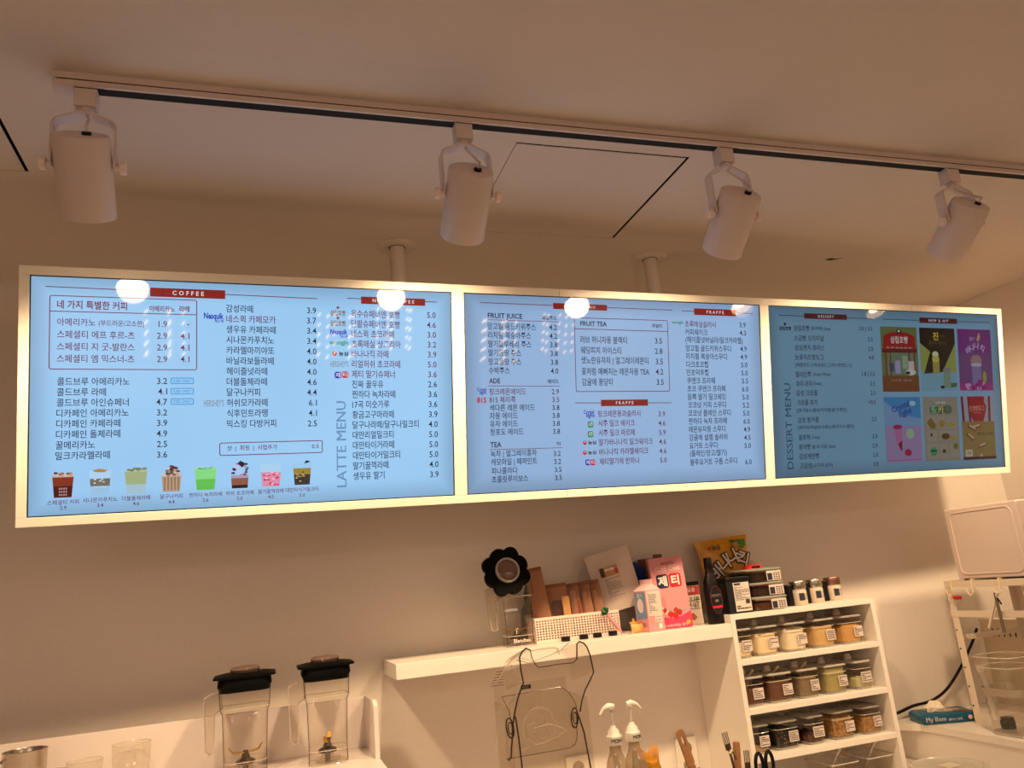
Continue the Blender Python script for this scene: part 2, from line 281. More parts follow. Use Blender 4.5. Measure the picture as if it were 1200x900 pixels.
# ------------------------------------------------------------------ mesh helpers
class MB:
    def __init__(s): s.v = []; s.f = []; s.mi = []; s.mats = []
    def mid(s, m):
        if m not in s.mats: s.mats.append(m)
        return s.mats.index(m)
    def add(s, vs, fs, m, T=None):
        o = len(s.v); i = s.mid(m)
        for p in vs: s.v.append(tuple(T @ Vector(p)) if T is not None else tuple(p))
        for f in fs: s.f.append([o + k for k in f]); s.mi.append(i)
        return s
    def box(s, x0, x1, y0, y1, z0, z1, m, T=None):
        return s.add([(x0,y0,z0),(x1,y0,z0),(x1,y1,z0),(x0,y1,z0),(x0,y0,z1),(x1,y0,z1),(x1,y1,z1),(x0,y1,z1)],
                     [(0,3,2,1),(4,5,6,7),(0,1,5,4),(1,2,6,5),(2,3,7,6),(3,0,4,7)], m, T)
    def loft(s, rings, m, cap0=True, cap1=True, T=None, closed=True):
        n = len(rings[0]); vs = [p for r in rings for p in r]; fs = []
        for a in range(len(rings)-1):
            for k in range(n if closed else n-1):
                k2 = (k+1) % n; fs.append((a*n+k, a*n+k2, (a+1)*n+k2, (a+1)*n+k))
        if cap0: fs.append(tuple(reversed(range(n))))
        if cap1: fs.append(tuple(range((len(rings)-1)*n, len(rings)*n)))
        return s.add(vs, fs, m, T)
    def lathe(s, prof, m, seg=24, T=None, cap0=True, cap1=True):
        return s.loft([[(r*math.cos(2*math.pi*k/seg), r*math.sin(2*math.pi*k/seg), z) for k in range(seg)] for r, z in prof], m, cap0, cap1, T)
    def prism(s, poly, z0, z1, m, T=None):
        return s.loft([[(x, y, z0) for x, y in poly], [(x, y, z1) for x, y in poly]], m, True, True, T)
    def tube(s, pts, r, m, seg=8, T=None, closed=False):
        P = [Vector(p) for p in pts]; rings = []; n = len(P); up = None
        for i in range(n):
            if closed: d = (P[(i+1) % n] - P[i-1])
            else: d = P[min(i+1, n-1)] - P[max(i-1, 0)]
            d.normalize()
            if up is None: up = Vector((0,0,1)) if abs(d.z) < .9 else Vector((1,0,0))
            a = d.cross(up).normalized(); up = a.cross(d).normalized()
            rr = r[i] if isinstance(r, (list, tuple)) else r
            rings.append([tuple(P[i] + a*rr*math.cos(2*math.pi*k/seg) + up*rr*math.sin(2*math.pi*k/seg)) for k in range(seg)])
        if closed: rings.append(rings[0]); return s.loft(rings, m, False, False, T)
        return s.loft(rings, m, True, True, T)
    def poly(s, pts, m, T=None): return s.add(pts, [tuple(range(len(pts)))], m, T)
    def build(s, name, parent=None, smooth=False, bevel=0, seg=2, loc=None):
        me = bpy.data.meshes.new(name); me.from_pydata(s.v, [], s.f); 
        for mm in s.mats: me.materials.append(mm)
        me.polygons.foreach_set('material_index', s.mi)
        me.update()
        if smooth:
            me.polygons.foreach_set('use_smooth', [True]*len(me.polygons))
            try: me.set_sharp_from_angle(angle=math.radians(38))
            except Exception: pass
        o = bpy.data.objects.new(name, me); C.objects.link(o)
        if parent: o.parent = parent
        if loc: o.location = loc
        if bevel:
            b = o.modifiers.new('bevel', 'BEVEL'); b.width = bevel; b.segments = seg; b.limit_method = 'ANGLE'; b.angle_limit = math.radians(40)
        return o
def rr(w, d, r, n=4, cx=0, cy=0):
    P = []
    for (sx, sy, a0) in ((1,1,0),(-1,1,90),(-1,-1,180),(1,-1,270)):
        for k in range(n+1):
            a = math.radians(a0 + 90*k/n); P.append((cx+sx*(w/2-r)+r*math.cos(a), cy+sy*(d/2-r)+r*math.sin(a)))
    return P
def ring(poly, z): return [(x, y, z) for x, y in poly]
def thing(name, label, cat, loc=(0,0,0), rotz=0.0, group=None):
    o = bpy.data.objects.new(name, None); C.objects.link(o); o.location = loc; o.rotation_euler = (0,0,rotz); o.empty_display_size = .05
    o['label'] = label; o['category'] = cat
    if group: o['group'] = group
    return o
def tag(o, label, cat, group=None):
    o['label'] = label; o['category'] = cat
    if group: o['group'] = group
    return o
def struct(o): o['kind'] = 'structure'; return o
TX = Matrix.Rotation(math.pi/2, 4, 'X')   # text plane (x,y) -> (x,z), facing -Y
_cache = {}
def glyphs(t, bold=0, spacing=1.0):
    key = (t, bold, spacing)
    if key in _cache: return _cache[key]
    cu = bpy.data.curves.new('t', 'FONT'); cu.body = t; cu.size = 1; cu.resolution_u = 2; cu.offset = 0.0 if 'M' in t else 0.012*bold + 0.002; cu.space_character = spacing; cu.fill_mode = 'FRONT'
    o = bpy.data.objects.new('t', cu); C.objects.link(o)
    me = o.to_mesh()
    vs = [tuple(v.co[:2]) for v in me.vertices]; fs = [tuple(p.vertices) for p in me.polygons]
    if 'M' in t and bold:                   # an outset breaks this font's M: thicken by a doubled stroke instead
        n0 = len(vs); d_ = .010*bold + .003; vs = [(a - d_, b) for a, b in vs] + [(a + d_, b) for a, b in vs]; fs = fs + [tuple(q + n0 for q in f) for f in fs]
    o.to_mesh_clear(); bpy.data.objects.remove(o); bpy.data.curves.remove(cu)
    if vs: bb = (min(v[0] for v in vs), max(v[0] for v in vs), min(v[1] for v in vs), max(v[1] for v in vs))
    else: bb = (0, 1, 0, 1)
    _cache[key] = (vs, fs, bb); return _cache[key]
def prefill(strings, bold, spacing=1.0):
    '''mesh many strings in one text object (one line each, wide line spacing), then split by line'''
    L = [t for t in dict.fromkeys(strings) if t and 'M' not in t and (t, bold, spacing) not in _cache]
    if not L: return
    cu = bpy.data.curves.new('t', 'FONT'); cu.body = '\n'.join(L); cu.size = 1; cu.resolution_u = 2; cu.offset = 0.012*bold + 0.002; cu.space_character = spacing; cu.space_line = 4.0; cu.fill_mode = 'FRONT'
    o = bpy.data.objects.new('t', cu); C.objects.link(o); me = o.to_mesh()
    vs = [tuple(v.co[:2]) for v in me.vertices]; out = [([], [], {}) for _ in L]
    for p in me.polygons:
        f = tuple(p.vertices); k = min(len(L)-1, max(0, int(round((-vs[f[0]][1]+.3)/4.0)))); V_, F_, R_ = out[k]; g = []
        for q in f:
            if q not in R_: R_[q] = len(V_); V_.append((vs[q][0], vs[q][1] + 4.0*k))
            g.append(R_[q])
        F_.append(tuple(g))
    o.to_mesh_clear(); bpy.data.objects.remove(o); bpy.data.curves.remove(cu)
    for t, (V_, F_, _) in zip(L, out):
        if V_: _cache[(t, bold, spacing)] = (V_, F_, (min(v[0] for v in V_), max(v[0] for v in V_), min(v[1] for v in V_), max(v[1] for v in V_)))
def text(mb, t, x, z, y, size, m, align='L', width=None, xs=None, bold=0, spacing=1.0, rot=0.0, T=None, sh=0.0):
    """flat lettering in the x-z plane at depth y, centred vertically on z"""
    vs, fs, bb = glyphs(t, bold, spacing)
    sx = size
    if xs: sx = size*xs
    if width: sx = width/(bb[1]-bb[0])
    mz = (bb[2]+bb[3])/2
    if align == 'L': ox = -bb[0]*sx
    elif align == 'R': ox = -bb[1]*sx
    else: ox = -(bb[0]+bb[1])/2*sx
    P = []
    ca, sa = math.cos(rot), math.sin(rot)
    for vx, vy in vs:
        a = vx*sx + ox; b = (vy-mz)*size; a += b*sh
        P.append((x + a*ca - b*sa, y, z + a*sa + b*ca))
    mb.add(P, fs, m, T)
    return sx/size
def lines_print(mb, x0, x1, z0, z1, y, n, m, T=None, seed=0, th=0.35):
    r = random.Random(seed); h = (z1-z0)/n
    for i in range(n):
        zc = z0 + (i+.5)*h; x = x0
        while x < x1 - (x1-x0)*.05:
            wd = r.uniform(.08, .3)*(x1-x0); xe = min(x+wd, x1)
            mb.poly([(x,y,zc-h*th/2),(xe,y,zc-h*th/2),(xe,y,zc+h*th/2),(x,y,zc+h*th/2)], m, T); x = xe + (x1-x0)*.03
            if r.random() < .2: break

BB = .5   # a trace of extra stroke weight in the menu lettering
_bk = {}
for _sc in MENU:
    for _e in _sc:
        if _e[0] == 'K': _bk.setdefault(_e[11] + BB, []).extend(_e[1])
        elif _e[0] == 'S': _bk.setdefault((0 if _e[9] else _e[8] + BB), []).append(_e[1])
for _b, _l in _bk.items(): prefill(_l, _b)
prefill([_e[1] for _sc in MENU for _e in _sc if _e[0] == 'C'], 1.2, 1.6)

# ------------------------------------------------------------------ room shell
X0, X1, YF, YW, H = -2.6, 3.71, -5.2, 0.53, 2.68
struct(MB().box(X0-.1, X1+.1, YW, YW+.1, 0, H+.12, WALL).build('wall_back'))
struct(MB().box(X1, X1+.1, YF, YW, 0, H+.12, WALL).build('wall_right'))
struct(MB().box(X0-.1, X0, YF, YW, 0, H+.12, WALL).build('wall_left'))
struct(MB().box(X0-.1, X1+.1, YF-.1, YF, 0, H+.12, WALL).build('wall_front'))
struct(MB().box(X0-.1, X1+.1, YF-.1, YW+.1, -.1, 0, FLOOR).build('floor'))
# ceiling with two real hatch openings
hatches = [(1.173, 1.676, -.496, .013), (-.50, .006, -.690, -.187)]
xsr = sorted({X0, X1, *[h[0] for h in hatches], *[h[1] for h in hatches]}); ysr = sorted({YF, YW, *[h[2] for h in hatches], *[h[3] for h in hatches]})
mb = MB()
for i in range(len(xsr)-1):
    for j in range(len(ysr)-1):
        cx, cy = (xsr[i]+xsr[i+1])/2, (ysr[j]+ysr[j+1])/2
        if any(h[0] < cx < h[1] and h[2] < cy < h[3] for h in hatches): continue
        mb.box(xsr[i], xsr[i+1], ysr[j], ysr[j+1], H, H+.012, CEIL)
ceil = struct(mb.build('ceiling'))
MB().box(X0, X1, YF, YW, H+.06, H+.08, DARKSHADE).build('ceiling_backing', ceil)
for k, h in enumerate(hatches):
    g = (.0022, .0085, .0065, .0020)
    p = MB().box(h[0]+g[0], h[1]-g[1], h[2]+g[2], h[3]-g[3], H+.0002, H+.0016, CEIL).build('access_panel', ceil)
    MB().box(h[0]+.0002, h[1]-.0002, h[2]+.0002, h[3]-.0002, H+.0017, H+.004, DARKSHADE).build('gap_shade_sheet', p)  # black sheet filling the opening, paints the shade in the panel gap
# small paint scar in the ceiling
mb = MB(); mb.poly([(2.600,.104,H-.0008),(2.620,.086,H-.0008),(2.640,.092,H-.0008),(2.668,.078,H-.0008),(2.650,.100,H-.0008),(2.625,.110,H-.0008)], mat('scar', (60,40,28), .9))
mb.build('paint_scar', ceil)

# ------------------------------------------------------------------ light track
TY, TZ = -.590, 2.650
tr = thing('light_track', 'long white ceiling track rail with black slot carrying the spotlights', 'track', (0, TY, 0))
mb = MB(); mb.box(.155, 3.70, -.018, -.012, TZ, H, LAMPW); mb.box(.155, 3.70, .012, .018, TZ, H, LAMPW); mb.box(.155, 3.70, -.012, .012, TZ+.02, H, LAMPW)
mb.box(.155, 3.70, -.0185, -.018, TZ+.012, TZ+.0145, mat('track_groove', (90,55,45), .7)); mb.build('rail', tr)
MB().box(.1895, 3.695, -.0118, .0118, TZ+.0006, TZ+.0199, SLOT).build('power_slot', tr)
MB().box(.149, .189, -.0185, .0185, TZ-.004, H-.0005, LAMPW).build('end_cap', tr, bevel=.0015)

# ------------------------------------------------------------------ track spotlights
def spotlight(x, zp, tilt, label, yaw=0.0):
    t = thing('track_spotlight', label, 'spotlight', (x, TY, TZ), yaw, 'white spotlights on the ceiling track')
    dz = zp - TZ
    ad = MB().box(-.02, .02, -.018, .018, -.045, -.0005, LAMPW)
    ad.box(-.02, .035, -.019, -.0182, -.006, -.004, SLOT)
    ad.build('track_adapter', t, bevel=.003)
    MB().lathe([(.013,-.056),(.013,-.045)], LAMPW, 16).build('swivel', t)
    # yoke: strap bent over the housing, arms down to the pivot
    R_ = .0525; a = R_ + .0055; P = [(-a, dz), (-a, -.088), (-a+.004, -.078), (-a+.012, -.072), (-.03, -.066), (-.012, -.057), (.012, -.057), (.03, -.066), (a-.012, -.072), (a-.004, -.078), (a, -.088), (a, dz)]
    yk = MB(); th = .0025
    for i in range(len(P)-1):
        p, q = Vector((P[i][0], 0, P[i][1])), Vector((P[i+1][0], 0, P[i+1][1])); d = (q-p).normalized(); nn = Vector((-d.z, 0, d.x))*th
        wy = .015
        vs = []
        for e in (p-d*.001, q+d*.001):
            for s1 in (-1, 1):
                for s2 in (-1, 1): vs.append(tuple(e + nn*s1 + Vector((0, wy*s2, 0))))
        yk.add(vs, [(0,1,3,2),(4,6,7,5),(0,4,5,1),(2,3,7,6),(0,2,6,4),(1,5,7,3)], LAMPW)
    yk.build('yoke', t, bevel=.001)
    T = Matrix.Translation((0, 0, dz)) @ Matrix.Rotation(tilt, 4, 'X')      # local -Z is the beam, leaning towards +Y
    L = .083; T = T @ Matrix.Translation((0, 0, -.021))
    h = MB(); h.lathe([(.0001, L), (R_-.008, L), (R_-.002, L-.002), (R_, L-.007), (R_, -L+.002), (R_-.001, -L), (R_-.005, -L), (R_-.006, -L+.03), (.0001, -L+.03)], LAMPW, 40, T)
    h.build('housing', t, smooth=True)
    cg = MB(); cg.lathe([(.009, L), (.009, L+.006), (.004, L+.007)], BLACK, 12, T @ Matrix.Translation((.012, -.01, 0)))
    cg.tube([T @ Vector((.012,-.01,L+.004)), T @ Vector((.014,-.012,L+.02)), (.006,-.004,-.068), (0,0,-.052)], .003, LAMPW)
    cg.build('cord', t, smooth=True)
    for s in (-1, 1):
        k = MB(); TT = Matrix.Translation((s*(R_+.0085), 0, dz)) @ Matrix.Rotation(s*math.pi/2, 4, 'Y')
        k.lathe([(.006,-.004),(.006,.004),(.0125,.005),(.0135,.007),(.0135,.015),(.012,.017)], KNOBW, 12, TT); k.build('knob', t)
    f = MB(); f.lathe([(.0001, -L+.016), (.026, -L+.016)], mat('lamp_face', (255,240,210), .5, emis=(255, 226, 170), estr=FACE_E), 32, T, False, False)
    f.build('lamp_lens', t)
    ld = bpy.data.lights.new('spot_bulb', 'SPOT'); ld.energy = SPOT_W; ld.color = SPOT_COL; ld.spot_size = math.radians(112); ld.spot_blend = .7; ld.shadow_soft_size = .045
    lo = bpy.data.objects.new('spot_bulb', ld); C.objects.link(lo); lo.parent = t; lo.matrix_local = T @ Matrix.Translation((0,0,-L-.004))
    return t
spotlight(.210, 2.478, math.radians(39), 'leftmost white cylindrical track spotlight above the coffee menu, hanging nearly upright')
spotlight(1.004, 2.468, math.radians(50), 'white track spotlight beside the square ceiling hatch, second from the left')
spotlight(1.714, 2.460, math.radians(50), 'white track spotlight third from the left, just right of the ceiling hatch')
spotlight(2.480, 2.480, math.radians(50), 'rightmost visible white track spotlight, above the dessert menu and leaning left')
spotlight(3.230, 2.480, math.radians(50), 'white track spotlight near the right wall, outside the picture')

# ------------------------------------------------------------------ menu board
TILT, YAW, HS, BZ = 0.20832, 0.04224, 0.5934, 0.0231
XS = [0, 1.0735, 1.111, 2.163, 2.199, 3.283]
st, ct, sy, cy_ = math.sin(TILT), math.cos(TILT), math.sin(YAW), math.cos(YAW)
Ux = Vector((cy_, sy, 0)); Vz = Vector((st*sy, -st*cy_, ct)); Ny = Vz.cross(Ux)   # Ny points away from the viewer
BM = Matrix((Ux, Ny, Vz)).transposed().to_4x4(); BM.translation = Vector((0, 0, 1.854))
board = thing('menu_board_frame', 'long tilted white frame holding three menu screens, hung from the ceiling', 'sign frame'); board.matrix_world = BM
fr = MB
y0, y1 = -.004, .085; UL, UR = -BZ, XS[5]+BZ
for a, b in ((UL, 1.4183), (1.4193, 2.8456), (2.8466, UR)): MB().box(a, b, y0, y1, HS, HS+BZ, FRAMEM).build('top_rail', board, bevel=.0012)
for a, b in ((UL, 1.4268), (1.4276, UR)): MB().box(a, b, y0, y1, -BZ, 0, FRAMEM).build('bottom_rail', board, bevel=.0012)
for a, b in ((UL, 0), (XS[5], UR)): MB().box(a, b, y0, y1, .0, HS, FRAMEM).build('side_rail', board, bevel=.0012)
for a, b in ((XS[1], XS[2]), (XS[3], XS[4])): MB().box(a, b, y0, y1, 0, HS, FRAMEM).build('mullion', board, bevel=.0012)
MB().box(0, XS[5], .06, .083, 0, HS, FRAMEM).build('back_panel', board)
for wx, wy in ((.968, .150), (1.884, .160)):
    pm = MB(); pm.lathe([(.0235, 2.30), (.0235, H-.004)], LAMPW, 24, Matrix.Translation((wx, wy, 0)))
    po = pm.build('hanging_pole', None, smooth=True); po.parent = board; po.matrix_parent_inverse = BM.inverted()
    pc = MB(); pc.lathe([(.025, H-.0045), (.060, H-.0045), (.0635, H-.002), (.0635, H-.0003)], LAMPW, 36, Matrix.Translation((wx, wy, 0)))
    pc.lathe([(.0262, H-.0052), (.0262, H-.0044)], SLOT, 24, Matrix.Translation((wx, wy, 0)))
    pco = pc.build('ceiling_plate', None, smooth=True); pco.parent = po; pco.matrix_parent_inverse = Matrix.Identity(4)

def screen_mat(name, col, s):
    mt = bpy.data.materials.new(name); mt.use_nodes = True; nt = mt.node_tree; b = nt.nodes['Principled BSDF']
    b.inputs['Base Color'].default_value = (.004,.004,.005,1); b.inputs['Roughness'].default_value = .035; b.inputs['IOR'].default_value = 1.5
    b.inputs['Emission Color'].default_value = lin(col)
    # edge-lit panel: a little dimmer within 2 cm of its border, uneven diffuser
    tc = nt.nodes.new('ShaderNodeTexCoord'); sp = nt.nodes.new('ShaderNodeSeparateXYZ'); nt.links.new(tc.outputs['Generated'], sp.inputs[0])
    def M(op, a, bb):
        n = nt.nodes.new('ShaderNodeMath'); n.operation = op
        for k, x in enumerate((a, bb)):
            if isinstance(x, (int, float)): n.inputs[k].default_value = x
            elif x is not None: nt.links.new(x, n.inputs[k])
        return n.outputs[0]
    ex = M('MULTIPLY', M('MINIMUM', sp.outputs[0], M('SUBTRACT', 1, sp.outputs[0])), 1.78); ez = M('MINIMUM', sp.outputs[2], M('SUBTRACT', 1, sp.outputs[2]))
    d = M('MINIMUM', ex, ez); mr = nt.nodes.new('ShaderNodeMapRange'); mr.interpolation_type = 'SMOOTHSTEP'
    nt.links.new(d, mr.inputs[0]); mr.inputs[1].default_value = -.02; mr.inputs[2].default_value = .11; mr.inputs[3].default_value = .68; mr.inputs[4].default_value = 1.0
    no = nt.nodes.new('ShaderNodeTexNoise'); no.inputs['Scale'].default_value = 2.2; nt.links.new(tc.outputs['Object'], no.inputs['Vector'])
    f = M('MULTIPLY', mr.outputs[0], M('ADD', .92, M('MULTIPLY', no.outputs['Fac'], .16)))
    nt.links.new(M('MULTIPLY', f, s), b.inputs['Emission Strength'])
    return mt
SCOL = [((152, 200, 240), 1.0), ((142, 175, 214), .98), ((80, 115, 137), .95)]  # oblique-view dimming set into each screen's own emission colour
PAL = dict(navy=(10,24,62), maroon=(112,34,70), purple=(100,26,80), white=(225,215,225), red=(132,30,26), darkred=(70,8,16), sky=(40,150,215), blue=(28,40,180),
           grey=(130,152,170), green=(10,140,90), logored=(190,20,40), brown=(130,84,60), greyblue=(104,142,182), slate=(52,84,112))
def ink(c, k):
    n = 'screen_' + c + '_' + str(k)
    if n in MATS: return MATS[n]
    dim = (1.0, .85, .55)[k]
    col = PAL[c]
    return mat(n, (10,10,12), .035, emis=col, estr=dim if c not in ('navy',) else (1.0, .8, .45)[k])
def prgb(rgb, k=0, s=1.0): return mat('pic_%d_%d_%d_%d' % (*rgb, k), (10,10,12), .035, emis=rgb, estr=(1.0,.85,.42)[k]*s)
SLAB = ['left menu screen headed coffee and non-coffee with a row of drink cups', 'middle menu screen headed fruit menu and frappe', 'right menu screen headed dessert with six advertising pictures, dimmest of the three']
def drink(mb, i, u, v0, v1, wd, off):
    h = v1 - v0; bw = wd*.80
    def q(z0, z1, f0, f1, rgb, yy=-.0009):
        def w_(f): return (bw + (wd-bw)*f)/2
        mb.poly([(u-w_(f0), yy, v0+z0*h), (u+w_(f0), yy, v0+z0*h), (u+w_(f1), yy, v0+z1*h), (u-w_(f1), yy, v0+z1*h)], prgb(rgb))
    def blob(cx, cz, r, rgb, n=9, yy=-.0013, sq=.6):
        rd = random.Random(int(cx*9999)+int(cz*7777)); mb.poly([(u+cx*wd+r*wd*math.cos(2*math.pi*k/n)*rd.uniform(.7,1.2), yy, v0+cz*h+r*wd*sq*math.sin(2*math.pi*k/n)*rd.uniform(.7,1.2)) for k in range(n)], prgb(rgb))
    rd = random.Random(i)
    if i == 0:
        q(0,.45,0,.45,(70,14,12)); q(.45,.80,.45,.85,(128,46,24)); q(.78,.86,.85,.95,(200,170,160))
        for k in range(9): blob(rd.uniform(-.36,.36), rd.uniform(.84,.96), .11, rd.choice([(190,150,110),(110,60,40),(215,190,150)]))
        for a in range(4):
            for b in range(3): q_ = (u-.17*wd+a*.10*wd, v0+(.07+b*.12)*h); mb.poly([(q_[0],-.0013,q_[1]),(q_[0]+.05*wd,-.0013,q_[1]),(q_[0]+.05*wd,-.0013,q_[1]+.07*h),(q_[0],-.0013,q_[1]+.07*h)], prgb((200,160,160)))
    elif i == 1:
        q(0,.34,0,.35,(150,190,225)); q(.34,.62,.35,.62,(110,104,92)); q(.62,.92,.62,1,(170,208,238)); blob(0,.92,.36,(168,132,70),14,sq=.25)
        for k in range(5): blob(rd.uniform(-.3,.3), rd.uniform(.45,.62), .07, (190,200,205))
        for k in range(6): blob(-.25+.1*k, .30, .03, (225,235,245))
    elif i == 2:
        q(0,.35,0,.35,(160,190,205)); q(.35,.84,.35,.88,(158,172,128)); q(.84,.9,.88,1,(180,190,170))
        for k in range(10): blob(rd.uniform(-.36,.4), rd.uniform(.88,.97), .1, rd.choice([(112,124,88),(140,150,112),(92,104,70)]))
    elif i == 3:
        q(0,.58,0,.6,(176,150,128)); q(.58,.72,.6,.8,(190,190,200))
        for k in range(5): q2 = -.34+.16*k; mb.poly([(u+q2*wd,-.0013,v0+.05*h),(u+(q2+.05)*wd,-.0013,v0+.05*h),(u+(q2+.06)*wd,-.0013,v0+.55*h),(u+(q2)*wd,-.0013,v0+.55*h)], prgb((140,96,56)))
        for k in range(16): blob(rd.uniform(-.38,.38), rd.uniform(.62,.92), .11, rd.choice([(120,62,40),(196,160,130),(150,96,64),(90,44,34)]))
        blob(.02,.95,.13,(110,60,44))
    elif i == 4:
        q(0,.45,0,.45,(96,190,80)); q(.45,.86,.45,.92,(130,214,130)); q(.86,.95,.92,1,(150,215,170))
        for k in range(7): blob(rd.uniform(-.34,.34), rd.uniform(.88,.94), .05, (40,150,60))
        for k in range(6): blob(-.3+.12*k, .08, .03, (60,160,60))
    elif i == 5:
        q(0,.12,0,.12,(40,12,22)); q(.12,.38,.12,.38,(138,84,66)); q(.38,.5,.38,.52,(170,150,180))
        for k in range(22): blob(rd.uniform(-.42,.42)*(1.1-.3*(k/22)), .5+.02*k, .1, rd.choice([(60,30,60),(190,190,230),(150,140,190),(40,16,36)]))
        mb.poly([(u-.12*wd,-.0015,v0+.93*h),(u+.03*wd,-.0015,v0+1.04*h),(u+.30*wd,-.0015,v0+.92*h),(u+.12*wd,-.0015,v0+.78*h)], prgb((44,14,30)))
    elif i == 6:
        q(0,.62,0,.65,(214,140,170)); q(.62,.98,.65,1.05,(168,206,236))
        for k in range(24): blob(rd.uniform(-.34,.34), rd.uniform(.06,.62), .07, rd.choice([(205,20,50),(225,60,90),(235,190,210)]))
    else:
        q(0,.45,0,.45,(56,50,44)); q(.45,.72,.45,.75,(150,130,60)); q(.72,.98,.75,1.0,(152,200,236))
        for k in range(14): blob(rd.uniform(-.32,.32), rd.uniform(.08,.6), .06, rd.choice([(190,180,130),(30,26,30),(160,130,40),(120,80,60)]))
        mb.poly([(u+.1*wd,-.0015,v0+.92*h),(u+.22*wd,-.0015,v0+1.06*h),(u+.45*wd,-.0015,v0+1.0*h),(u+.3*wd,-.0015,v0+.95*h)], prgb((20,24,60)))
def poster(mb, i, a, b, c, d):
    w_, h_ = c-a, d-b
    def R(x0, z0, x1, z1, rgb, y=-.0009): mb.poly([(a+x0*w_,y,b+z0*h_),(a+x1*w_,y,b+z0*h_),(a+x1*w_,y,b+z1*h_),(a+x0*w_,y,b+z1*h_)], prgb(rgb,2))
    def Pp(pts, rgb, y=-.0012): mb.poly([(a+x*w_, y, b+z*h_) for x, z in pts], prgb(rgb,2))
    def El(x, z, rx, rz, rgb, y=-.0014, n=14): mb.poly([(a+(x+rx*math.cos(2*math.pi*k/n))*w_, y, b+(z+rz*math.sin(2*math.pi*k/n))*h_) for k in range(n)], prgb(rgb,2))
    def Tt(t, x, z, s, rgb, bold=1, rot=0, wd=None): text(mb, t, a+x*w_, b+z*h_, -.0018, s*h_, prgb(rgb,2), 'M', width=wd*w_ if wd else None, bold=bold, rot=rot)
    rd = random.Random(i+40)
    if i == 0:
        R(0,0,1,1,(96,112,66)); R(.16,.25,.88,.62,(110,130,110)); R(0,0,1,.25,(128,8,18)); Pp([(.04,.62),(.96,.62),(.93,.86),(.75,.91),(.5,.93),(.25,.91),(.07,.86)],(150,10,22)); R(.02,.60,.98,.66,(90,8,14),-.0013)
        for x in (.1,.22,.74,.88): R(x,.24,x+.035,.62,(120,10,20),-.0014)
        El(.5,.93,.07,.04,(20,20,24)); El(.5,.935,.035,.02,(200,200,200),-.0016); Tt('삼립호빵',.5,.80,.12,(215,215,215),1,wd=.48)
        for k in range(6): Pp([(.14+k*.12,.665),(.24+k*.12,.665),(.22+k*.12,.69),(.16+k*.12,.69)],(170,130,140),-.0016)
        R(.36,.28,.5,.48,(150,150,190),-.0016); R(.56,.35,.70,.55,(140,160,130),-.0016); R(.2,.31,.32,.44,(70,60,100),-.0016); R(.72,.33,.88,.47,(190,180,190),-.0016); El(.78,.30,.14,.05,(190,200,200),-.0018); El(.70,.29,.06,.025,(20,14,24),-.002)
        Tt('시그니처 호빵',.36,.175,.035,(200,150,150),0); Tt('단팥 슈페너',.68,.175,.035,(200,150,150),0)
    elif i == 1:
        R(0,0,1,1,(140,150,70)); R(0,0,1,.30,(110,160,185),-.0010); Pp([(0,1),(1,1),(1,.76),(.60,.30),(.08,.27),(.28,.62),(0,.76)],(6,6,8)); Tt('진',.45,.87,.14,(200,180,50),2); Tt('하다',.64,.87,.07,(90,80,40),1)
        Tt('꿀우유 아이스',.5,.76,.07,(90,84,50),1,wd=.5); El(.42,.58,.09,.05,(200,205,170)); R(.33,.28,.52,.55,(150,140,70),-.0016); El(.42,.50,.1,.05,(190,180,80),-.0017); R(.62,.05,.82,.34,(112,140,120),-.0018); El(.72,.34,.11,.03,(130,120,130),-.002); El(.58,.06,.06,.025,(20,12,20),-.002); Pp([(.8,.12),(1,.13),(1,.07),(.82,.05)],(60,90,70))
    elif i == 2:
        R(0,0,1,1,(104,60,120)); R(0,.62,1,1,(112,32,120),-.001); R(0,0,1,.12,(150,40,130),-.0011)
        for k in range(9): El(rd.uniform(.05,.95), rd.uniform(.03,.13), .09, .03, rd.choice([(190,140,190),(120,20,100)]))
        for k, (ch, x, z, r_) in enumerate((('바',.30,.66,.5),('나',.42,.70,.2),('나',.56,.73,-.05),('킥',.72,.69,-.5))): Tt(ch, x, z, .12, (190,170,215), 2, r_)
        Tt('딸기',.43,.84,.07,(170,150,200),1); Pp([(.56,.82),(.62,.93),(.66,.95),(.68,.86),(.62,.80)],(180,150,110)); El(.52,.49,.17,.09,(150,120,130)); El(.52,.42,.17,.03,(170,170,185),-.0016); R(.38,.1,.66,.4,(120,110,160),-.0013); El(.60,.13,.09,.05,(140,20,110),-.0017); El(.75,.22,.06,.1,(150,150,50),-.0017)
    elif i == 3:
        R(0,0,1,1,(150,130,175)); R(0,.62,1,1,(40,130,190),-.001); Pp([(0,.95),(.25,.82),(.55,.72),(1,.66),(1,.55),(0,.55)],(110,150,195)); Tt('Crystal',.45,.84,.13,(30,40,140),1,.3,wd=.5); Tt('light',.58,.75,.13,(30,40,140),1,.3,wd=.36); El(.78,.9,.09,.04,(150,190,220))
        Pp([(.24,.50),(.46,.56),(.44,.2),(.36,.18)],(170,100,150)); El(.34,.54,.13,.035,(150,20,90),-.0016); Pp([(.34,.28),(.45,.33),(.44,.18),(.41,.17)],(120,10,50),-.0016); El(.68,.43,.11,.08,(150,180,150)); El(.6,.14,.1,.055,(160,30,60)); R(.05,.02,.95,.035,(170,80,140),-.0014)
    elif i == 4:
        R(0,0,1,1,(140,134,124))
        for t_, x, c_ in (('뚱',.3,(110,180,130)),('카',.5,(190,180,110)),('롱',.7,(90,110,90))): El(x,.80,.12,.075,(60,90,70)); Tt(t_, x, .80, .14, c_, 2)
        Tt('감성 디저트',.5,.91,.045,(200,205,190),1)
